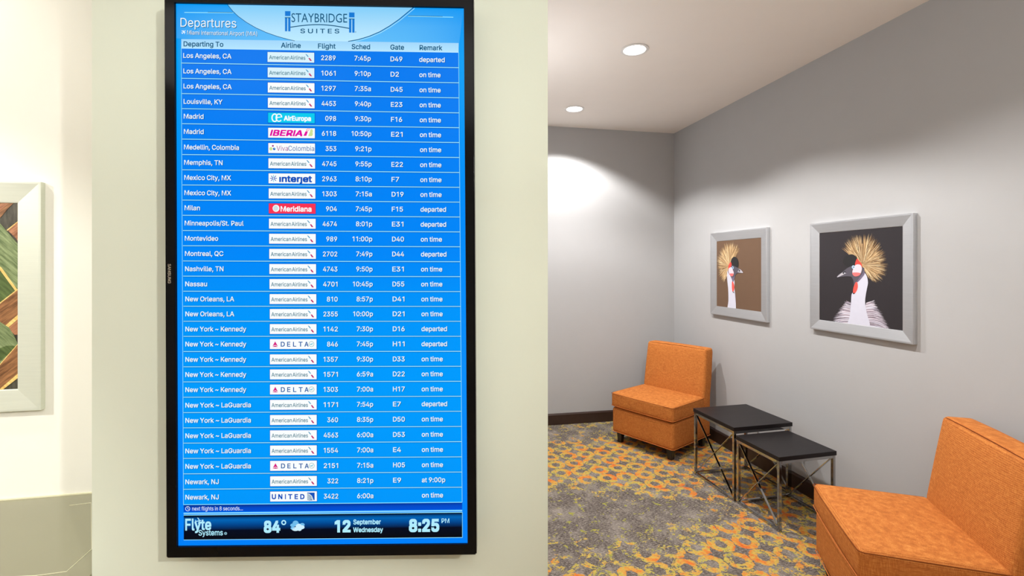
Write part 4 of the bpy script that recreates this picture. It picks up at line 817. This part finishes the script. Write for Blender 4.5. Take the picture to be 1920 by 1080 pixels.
for (x, y, rx, ry, m, ly) in ((554.5, 980.5, 5.6, 4.8, 'cloud1', 4), (549.5, 984.5, 5, 3.4, 'cloud1', 4), (558.5, 984, 5.4, 3.4, 'cloud1', 4), (567, 983.5, 4.5, 3.3, 'cloud1', 4), (560.5, 986.3, 5.6, 4.6, 'cloud2', 5), (566, 988, 5.4, 3.8, 'cloud2', 5), (554.5, 991.5, 7, 3.6, 'cloud2', 5), (549, 990, 3.8, 2.6, 'cloud1', 5), (562, 992, 4, 3, 'cloud2', 5)):
    PR.ell(x, y, rx, ry, M[m], ly)
PR.build('cloud_icon', scr, label='pale blue cloud weather symbol')

# ------------------------------------------------------------------ framed pictures
def brushed(name, col, rough, metal):
    t = NT(name); v = t.coord('Object', (3, 3, 90)); n = t.noise(v, 3, 3)
    a = tuple(x*.93 for x in col)+(1,); b = tuple(min(1, x*1.06) for x in col)+(1,)
    t.l(t.mix(n, a, b), t.b.inputs['Base Color']); t.b.inputs['Metallic'].default_value = metal; t.b.inputs['Roughness'].default_value = rough
    return t.m
M['silver'] = brushed('brushed_silver_frame', (.68, .69, .71), .30, .92)
M['silver2'] = brushed('pale_silver_frame', (.66, .68, .58), .42, .35)
def frame(parent, x0, x1, z0, z1, wd, t, m, lip=.008, inner=None):
    """four mitred rails; local y=0 is the wall, the face stands out to -t"""
    ti = t*.62
    def prof(k):  # k = inset 0..wd -> y
        return [(0, 0), (0, -t), (lip, -t), (wd-.003, -ti), (wd, -ti+.001), (wd, -.004)]
    P = prof(0)
    def ring(u, y): return [(x0+u, y, z0+u), (x1-u, y, z0+u), (x1-u, y, z1-u), (x0+u, y, z1-u)]
    R_ = [ring(u, y) for u, y in P]
    for s in range(4):
        bm = bmesh.new(); e = (s+1) % 4
        A = [bm.verts.new(r[s]) for r in R_]; B = [bm.verts.new(r[e]) for r in R_]
        for i in range(len(P)): j = (i+1) % len(P); bm.faces.new((A[i], B[i], B[j], A[j]))
        bm.faces.new(A); bm.faces.new(B[::-1]); bmesh.ops.recalc_face_normals(bm, faces=bm.faces)
        es = [ed for ed in bm.edges if (ed.verts[0] in A) != (ed.verts[1] in A)]
        bmesh.ops.bevel(bm, geom=es, offset=.0007, segments=1, affect='EDGES')
        obj('frame_rail', bm, m, parent)
def ink(name, r, g, b): return plain('print_'+name, rgb(r, g, b), .35, var=.04, scale=30, spec=.3)
I = dict(black=ink('near_black', 45, 41, 44), brown=ink('brown', 104, 80, 62), cap=ink('cap_black', 38, 37, 38), neck=ink('neck_white', 200, 200, 214), neck2=ink('neck_shade', 160, 154, 168),
 red=ink('red', 224, 70, 62), pink=ink('pink', 232, 196, 206), beak=ink('beak_grey', 84, 80, 90), bhi=ink('beak_light', 176, 172, 180), eye=ink('eye_blue', 176, 208, 240), cheekred=ink('cheek_rose', 226, 110, 110),
 gold=ink('straw', 196, 162, 116), gold2=ink('straw_light', 232, 210, 168), gold3=ink('straw_dark', 132, 102, 70), feather=ink('feather_pale', 206, 198, 208), feather2=ink('feather_dark', 84, 76, 86), feather3=ink('feather_mauve', 150, 136, 148), feather4=ink('feather_deep', 92, 84, 94), wattle=ink('wattle', 236, 84, 74), purple=ink('throat_violet', 108, 98, 120))
WP = Vector((1.545, 4.53, 0)); WNn = E1.copy()     # right wall plane, normal E1
RX = -E2                                            # along the wall towards the camera (picture left -> right)
def wall_pic(label, px0, px1, wd, bg, pyc=None):
    th = .024
    P0 = WP-WNn*th
    a, b = hit(px0, CY, P0, WNn), hit(px1, CY, P0, WNn)
    return a, b, P0
def crane_pic(label, px0, px1, ztop, zbot, wd, draw, group):
    th = .026; P0 = WP-WNn*th; a, b = hit(px0, CY, P0, WNn), hit(px1, CY, P0, WNn)
    mid = (a+b)/2+WNn*th; wdt = (b-a).length; mid.z = (ztop+zbot)/2; hh = (ztop-zbot)/2
    rz = math.atan2(RX.y, RX.x)
    t = thing('framed_picture', label, 'picture', mid[:], rz, group)
    frame(t, -wdt/2, wdt/2, -hh, hh, wd, th, M['silver'])
    # picture surface 12 mm in front of the wall
    pd = .013; W2, H2 = wdt/2-wd+.002, hh-wd+.002
    pr = Print(WP-WNn*pd, WNn, RX, mid-WNn*pd)
    return t, pr, pd, W2, H2
def board(t, W2, H2, pd, m):
    bm = bmesh.new(); box(bm, -W2, W2, -pd, -.001, -H2, H2); o = obj('print', bm, m, t); return o
def strands(pr, zx, cx, cy, tips, n, layer, mats, seed, wd=1.6, r0=.12):
    rnd = random.Random(seed)
    L = len(tips)-1
    for k in range(n):
        u = rnd.random()*L; i = min(int(u), L-1); f = u-i
        tx = tips[i][0]*(1-f)+tips[i+1][0]*f; ty = tips[i][1]*(1-f)+tips[i+1][1]*f
        q = rnd.uniform(.80, 1.04); tx = cx+(tx-cx)*q+rnd.uniform(-6, 6); ty = cy+(ty-cy)*q+rnd.uniform(-6, 6)
        sx, sy = cx+(tx-cx)*r0*rnd.random(), cy+(ty-cy)*r0*rnd.random()
        dx, dy = tx-sx, ty-sy; d = math.hypot(dx, dy); ww = wd*rnd.uniform(.7, 1.5)
        mx, my = sx+dx*.6, sy+dy*.6
        pr.poly([zx(sx, sy), zx(mx-dy/d*ww, my+dx/d*ww), zx(tx, ty), zx(mx+dy/d*ww, my-dx/d*ww)], rnd.choice(mats), layer+rnd.random()*2)
GRP = 'crowned crane portraits on the grey wall'
# large portrait ---------------------------------------------------
t, pr, pd, W2, H2 = crane_pic('large silver framed portrait of a crowned crane on black, beak pointing left', 1518.5, 1712, 1.692, 1.050, .060, None, GRP)
pb = board(t, W2, H2, pd, I['black'])
zx = lambda x, y: (1540+x/4.695, 410+y/4.695)
def zp(pts): return [zx(*p) for p in pts]
def off(o):  # graphics sit a hair in front of the board
    o.location = (0, -pd-.0003, 0); return o
# body feathers: long curved plumes falling from the neck
rnd = random.Random(3)
def plume(p0, p1, p2, ww, m, ly):
    L, Q = [], []
    for k in range(7):
        t = k/6; x = (1-t)**2*p0[0]+2*t*(1-t)*p1[0]+t*t*p2[0]; y = (1-t)**2*p0[1]+2*t*(1-t)*p1[1]+t*t*p2[1]
        dx = 2*(1-t)*(p1[0]-p0[0])+2*t*(p2[0]-p1[0]); dy = 2*(1-t)*(p1[1]-p0[1])+2*t*(p2[1]-p1[1]); d = math.hypot(dx, dy) or 1
        h = ww*(1-t**3)*(.6+.4*math.sin(math.pi*min(1, t+.3))); L.append((x-dy/d*h, y+dx/d*h)); Q.append((x+dy/d*h, y-dx/d*h))
    for k in range(6): pr.poly(zp([L[k], L[k+1], Q[k+1], Q[k]]), m, ly)
fm = [I['feather'], I['feather'], I['neck'], I['neck2'], I['feather3'], I['feather2']]
pr.blob(zp([(262, 800), (215, 815), (165, 860), (135, 928), (262, 948)]), I['feather4'], .6); pr.blob(zp([(388, 790), (450, 810), (510, 850), (560, 920), (590, 985), (400, 972)]), I['feather4'], .6)
for k in range(105):
    u = k/105; j1, j2 = rnd.uniform(-9, 9), rnd.uniform(-12, 12)
    s0 = (258+j1*.5, 742+190*u); e0 = (225-118*min(1, u*1.5)+j1, 722+(150*u if u < .1 else 15+218*min(1, (u-.1)*1.15))+j2)
    e0 = (e0[0], min(e0[1], 934)); plume(s0, (s0[0]-(40+40*u), s0[1]-18+10*u), e0, rnd.uniform(2, 4.6), rnd.choice(fm), 1+u+rnd.random()*.4)
for k in range(135):
    u = k/135; j1, j2 = rnd.uniform(-10, 10), rnd.uniform(-12, 12)
    s0 = (392+j1*.5+15*u, 745+215*u); e0 = (465+140*min(1, u*1.35)+j1, 722+268*min(1, u*1.25)+j2)
    e0 = (e0[0], min(e0[1], 992)); plume(s0, (s0[0]+(45+50*u), s0[1]-15+10*u), e0, rnd.uniform(2, 4.8), rnd.choice(fm), 1+u+rnd.random()*.4)
off(pr.build('plumage', pb, 'stuff', 'pale ragged neck feathers'))
tips = [(185, 275), (205, 205), (250, 165), (300, 135), (350, 140), (400, 145), (450, 130), (495, 180), (530, 235), (560, 300), (582, 350), (590, 410), (578, 470), (555, 520), (505, 570), (460, 550), (415, 525)]
base = [(365+(x-365)*.70, 405+(y-405)*.70) for x, y in tips]
pr.poly(zp([(345, 390)]+base+[(385, 470)]), I['gold'], 1)
strands(pr, zx, 365, 405, tips, 620, 2, [I['gold'], I['gold2'], I['gold3'], I['gold'], I['gold3']], 11, 1.5)
strands(pr, zx, 365, 405, tips, 70, 4.5, [I['black'], I['gold3']], 12, 1.0, .7)
off(pr.build('crest', pb, 'stuff', 'straw coloured bristle crest'))
pr.blob(zp([(368, 470), (400, 500), (413, 560), (405, 610), (392, 680), (388, 740), (400, 820), (425, 974), (243, 950), (252, 860), (262, 760), (268, 670), (285, 640), (300, 560), (320, 520)]), I['neck'], 6)
pr.blob(zp([(262, 500), (300, 545), (318, 560), (352, 530), (385, 480), (360, 440), (300, 470)]), I['purple'], 7)
pr.blob(zp([(262, 500), (285, 545), (290, 590), (312, 560), (330, 530), (372, 470), (370, 430), (250, 470)]), I['beak'], 7.2)
off(pr.build('neck', pb, label='long white neck'))
pr.blob(zp([(200, 400), (195, 365), (212, 335), (240, 318), (275, 314), (303, 328), (318, 352), (300, 410), (285, 430), (240, 430)]), I['cap'], 8)
pr.blob(zp([(240, 430), (285, 415), (310, 425), (345, 470), (330, 505), (290, 515), (265, 510), (215, 508), (142, 516), (150, 497), (190, 468)]), I['beak'], 8.5)
pr.blob(zp([(142, 516), (165, 490), (200, 470), (222, 480), (190, 497)]), I['bhi'], 9); pr.blob(zp([(190, 478), (205, 466), (222, 470), (215, 484), (200, 488)]), I['cap'], 9.5); pr.blob(zp([(200, 480), (212, 474), (216, 480), (206, 484)]), I['neck'], 10)
pr.blob(zp([(318, 352), (335, 372), (355, 395), (358, 430), (330, 420), (302, 412), (303, 385)]), I['red'], 9)
pr.blob(zp([(302, 410), (325, 402), (348, 408), (360, 435), (352, 475), (335, 500), (305, 508), (285, 498), (277, 470), (285, 440)]), I['pink'], 10)
pr.blob(zp([(280, 475), (345, 478), (335, 500), (305, 508), (285, 498)]), I['cheekred'], 10.5)
pr.ell(*zx(286, 426), 14/4.695, 15/4.695, I['eye'], 11); pr.ell(*zx(286, 426), 8/4.695, 8/4.695, I['royal'] if 'royal' in I else I['beak'], 11.5); pr.ell(*zx(284, 425), 4/4.695, 4/4.695, I['neck'], 12)
pr.blob(zp([(306, 560), (318, 562), (324, 590), (318, 625), (300, 655), (285, 664), (282, 635), (288, 600)]), I['wattle'], 8)
pr.blob(zp([(300, 655), (285, 666), (280, 650), (290, 654)]), I['cap'], 8.5)
off(pr.build('head', pb, label='black cap, pale cheek, red wattle and grey beak'))
# small portrait ---------------------------------------------------
t, pr, pd, W2, H2 = crane_pic('small silver framed portrait of a crowned crane on brown, beak pointing right', 1332, 1437.5, 1.703, 1.043, .068, None, GRP)
pb = board(t, W2, H2, pd, I['brown'])
zx = lambda x, y: (1320+x/5.684, 420+y/5.684)
tips = [(380, 272), (352, 215), (310, 190), (265, 195), (215, 205), (175, 270), (145, 345), (138, 400), (140, 450), (150, 520), (175, 580), (208, 622), (235, 575)]
pr.blob(zp([(300, 400)]+[(270+(x-270)*.72, 450+(y-450)*.72) for x, y in tips]+[(262, 500)]), I['gold'], 1)
strands(pr, zx, 270, 450, tips, 460, 2, [I['gold'], I['gold2'], I['gold3'], I['gold']], 21, 1.8)
strands(pr, zx, 270, 450, tips, 36, 4.5, [I['gold3'], I['brown']], 22, 1.2, .7)
off(pr.build('crest', pb, 'stuff', 'straw coloured bristle crest'))
pr.blob(zp([(256, 500), (300, 560), (325, 600), (326, 680), (335, 760), (337, 925), (256, 916), (262, 820), (260, 700), (250, 600), (248, 540)]), I['neck'], 6)
pr.blob(zp([(262, 500), (290, 570), (305, 610), (300, 640), (322, 600), (335, 545), (345, 520), (300, 500)]), I['purple'], 7)
off(pr.build('neck', pb, label='long white neck'))
pr.blob(zp([(288, 400), (297, 370), (320, 350), (345, 355), (364, 385), (370, 430), (360, 468), (320, 455), (290, 420)]), I['cap'], 8)
pr.blob(zp([(293, 440), (330, 452), (370, 472), (405, 495), (418, 520), (380, 522), (350, 530), (320, 565), (300, 568), (262, 520), (262, 480)]), I['beak'], 8.5)
pr.blob(zp([(375, 480), (402, 494), (418, 521), (385, 518), (362, 510)]), I['bhi'], 9); pr.ell(*zx(376, 498), 2, 2.2, I['cap'], 9.5); pr.ell(*zx(372, 500), .8, .8, I['neck'], 10)
pr.blob(zp([(288, 405), (296, 430), (290, 455), (275, 470), (262, 475), (264, 445), (275, 420)]), I['red'], 9)
pr.blob(zp([(270, 470), (293, 462), (310, 490), (320, 520), (312, 550), (292, 556), (275, 535), (264, 500)]), I['pink'], 10); pr.blob(zp([(275, 530), (316, 528), (312, 550), (292, 557)]), I['cheekred'], 10.5)
pr.ell(*zx(308, 467), 2.0, 2.4, I['eye'], 11); pr.ell(*zx(308, 467), 1.0, 1.1, I['cap'], 12)
pr.blob(zp([(302, 612), (316, 625), (326, 670), (322, 705), (308, 722), (300, 690), (299, 650)]), I['wattle'], 8); pr.blob(zp([(308, 715), (328, 735), (312, 730)]), I['cap'], 8.5)
off(pr.build('head', pb, label='black cap, pale cheek, red wattle and grey beak'))

# palm leaf picture on the white wall ------------------------------
LN = E2.copy()                                    # into the wall
th = .018
P0 = LW0-LN*th
rt = hit(76.5, CY, P0, LN); top = hit(76.5, 341, P0, LN).z; bot = hit(76.5, 769, P0, LN).z
PWID = top-bot
mid = rt-E1*(PWID/2)+LN*th; mid.z = (top+bot)/2
t = thing('framed_picture', 'pale framed picture of woven green and brown palm leaves on the white wall', 'picture', mid[:], K)
frame(t, -PWID/2, PWID/2, -PWID/2, PWID/2, .066, th, M['silver2'], .006)
pd = .008
def leafmat(name, c1, c2, ang, sc=60):
    tt = NT(name); v = tt.coord('Object', (6, 1, 55), (0, 0, 0))
    mp = v.node; tc = tt.n('ShaderNodeTexCoord'); r = tt.n('ShaderNodeVectorRotate', rotation_type='Y_AXIS'); tt.l(tc.outputs['Object'], r.inputs[0]); r.inputs['Angle'].default_value = math.radians(ang); tt.l(r.outputs[0], mp.inputs[0])
    n = tt.noise(v, 2.2, 5, .65); tt.l(tt.ramp(n, [(.32, rgb(*c1)), (.68, rgb(*c2))]), tt.b.inputs['Base Color']); tt.b.inputs['Roughness'].default_value = .35; return tt.m
LM = dict(dark=leafmat('leaf_shadow', (38, 36, 30), (92, 88, 76), 90), green=leafmat('leaf_green', (70, 88, 48), (150, 164, 118), -45), green2=leafmat('leaf_deep_green', (48, 66, 30), (98, 116, 66), -45),
  brown=leafmat('leaf_brown', (70, 42, 22), (172, 120, 78), 38), rust=leafmat('leaf_rust', (110, 62, 36), (196, 140, 104), 38), stem=leafmat('leaf_midrib', (206, 160, 78), (244, 214, 140), -45))
W2 = H2 = PWID/2-.064
pb = board(t, W2, H2, pd, LM['dark'])
pr = Print(LW0-LN*pd, LN, E1, mid-LN*pd)
zx = lambda x, y: (x/2.842, 360+y/2.842)
xl = hit(0, 0, LW0, LN)
XMIN = -560
def zc(pts):   # stay inside the rebate
    return [zx(min(x, 101), max(32, min(1067, y))) for x, y in pts]
def strip(x0, y0, x1, y1, w1, m, ly): pr.poly(zc([(x0, y0-w1/2), (x1, y1-w1/2), (x1, y1+w1/2), (x0, y0+w1/2)]), m, ly)
for c in range(5):    # the weave carried on beyond the picture edge
    xa, xb = -2-250*(c+1), -2-250*c; up = 1 if c % 2 else -1
    for k in range(6):
        yc = -60+225*k+(60 if c % 2 else 0); m = ('green', 'brown', 'green2', 'rust')[(k+c) % 4]
        strip(xa, yc+110*up, xb, yc-110*up, 150, LM[m], 1+.15*k+.05*c); strip(xa, yc+78+110*up, xb, yc+78-110*up, 9, LM['stem'], 1.9+.05*c)
pr.poly(zc([(0, 36), (96, 36), (40, 92), (0, 140)]), LM['brown'], 2); pr.poly(zc([(0, 70), (60, 36), (75, 36), (0, 98)]), LM['rust'], 2.2)
pr.poly(zc([(0, 165), (101, 282), (101, 530), (80, 540), (0, 400)]), LM['green'], 3)
pr.poly(zc([(38, 200), (101, 155), (101, 268), (86, 246)]), LM['rust'], 2.5); pr.poly(zc([(36, 203), (101, 152), (101, 157), (40, 207)]), LM['stem'], 2.7)
pr.poly(zc([(0, 395), (10, 403), (94, 520), (84, 528), (0, 414)]), LM['stem'], 4)
pr.poly(zc([(0, 415), (82, 528), (0, 592)]), LM['green2'], 3.5)
pr.poly(zc([(0, 594), (101, 516), (101, 655), (30, 722), (0, 700)]), LM['brown'], 4.5); pr.poly(zc([(0, 590), (101, 512), (101, 518), (0, 597)]), LM['stem'], 4.7)
pr.poly(zc([(30, 712), (101, 650), (101, 674), (44, 724)]), LM['stem'], 5); pr.poly(zc([(44, 726), (101, 676), (101, 760), (80, 760)]), LM['rust'], 4.9)
pr.poly(zc([(0, 690), (50, 722), (78, 765), (98, 812), (0, 918)]), LM['green'], 5.5); pr.poly(zc([(0, 832), (40, 818), (96, 820), (0, 905)]), LM['green2'], 5.7)
pr.poly(zc([(0, 922), (101, 808), (101, 966), (0, 1050)]), LM['brown'], 6); pr.poly(zc([(0, 918), (101, 804), (101, 809), (0, 924)]), LM['stem'], 6.2)
pr.poly(zc([(0, 1050), (101, 964), (101, 988), (0, 1066)]), LM['stem'], 6.5)
off(pr.build('leaf_strips', pb, label='crossing green and brown leaf strips with yellow ribs'))

# ------------------------------------------------------------------ counter under the palm picture
t_ = NT('polished_olive_stone'); nz = t_.noise(t_.coord(), 3, 3)
t_.l(t_.mix(nz, rgb(126, 123, 98), rgb(135, 132, 108)), t_.b.inputs['Base Color']); t_.b.inputs['Roughness'].default_value = .07; t_.b.inputs['Specular IOR Level'].default_value = .5; M['stone'] = t_.m
M['pale_line'] = plain('pale_edge', rgb(226, 222, 190), .3)
CH = CAMZ-.714
def onh(px, py, h):
    d = ray(px, py); return CAM+d*((h-CAMZ)/d.z)
ct = thing('counter', 'glossy olive beige counter top below the palm leaf picture', 'counter', (lw(-.4, .3).x, lw(-.4, .3).y, 0), K)
def toL(p): q = p-Vector(ct.location); return (q.dot(E1), q.dot(E2))
inv = Matrix.Rotation(-K, 3, 'Z')
a0 = toL(lw(-1.5, .001)); a1 = (toL(pL)[0]-.001, a0[1])
bm = bmesh.new(); box(bm, a0[0], a1[0], a0[1]-.62, a0[1], CH-.04, CH, .002, 1); top_ = obj('counter_top', bm, M['stone'], ct)
bm = bmesh.new(); box(bm, a0[0]+.03, a1[0]-.03, a0[1]-.58, a0[1]-.02, 0, CH-.04, .002, 1); obj('cabinet_base', bm, plain('olive_cabinet', rgb(150, 145, 112), .4), ct)
bm = bmesh.new(); box(bm, a0[0], a1[0], a0[1]-.0045, a0[1], CH, CH+.004); obj('sealant_strip', bm, M['pale_line'], ct)
bm = bmesh.new()
def cl(px, py): q = toL(onh(px, py, CH)); return Vector((q[0], q[1], CH+.0006))
P = [cl(-60, 1085), cl(65, 1080), cl(125, 1072), cl(172, 1030), cl(171, 943), cl(130, 948)]  # pale strips stand in for a glass sheet's edge
for i in range(len(P)-1):
    wd_ = .0009 if i != 3 else .0005
    bar(bm, P[i], P[i+1], wd_, .001)
obj('glass_edge_line', bm, M['pale_line'], ct, False)['label'] = 'thin pale line for the edge of a glass sheet on the counter'
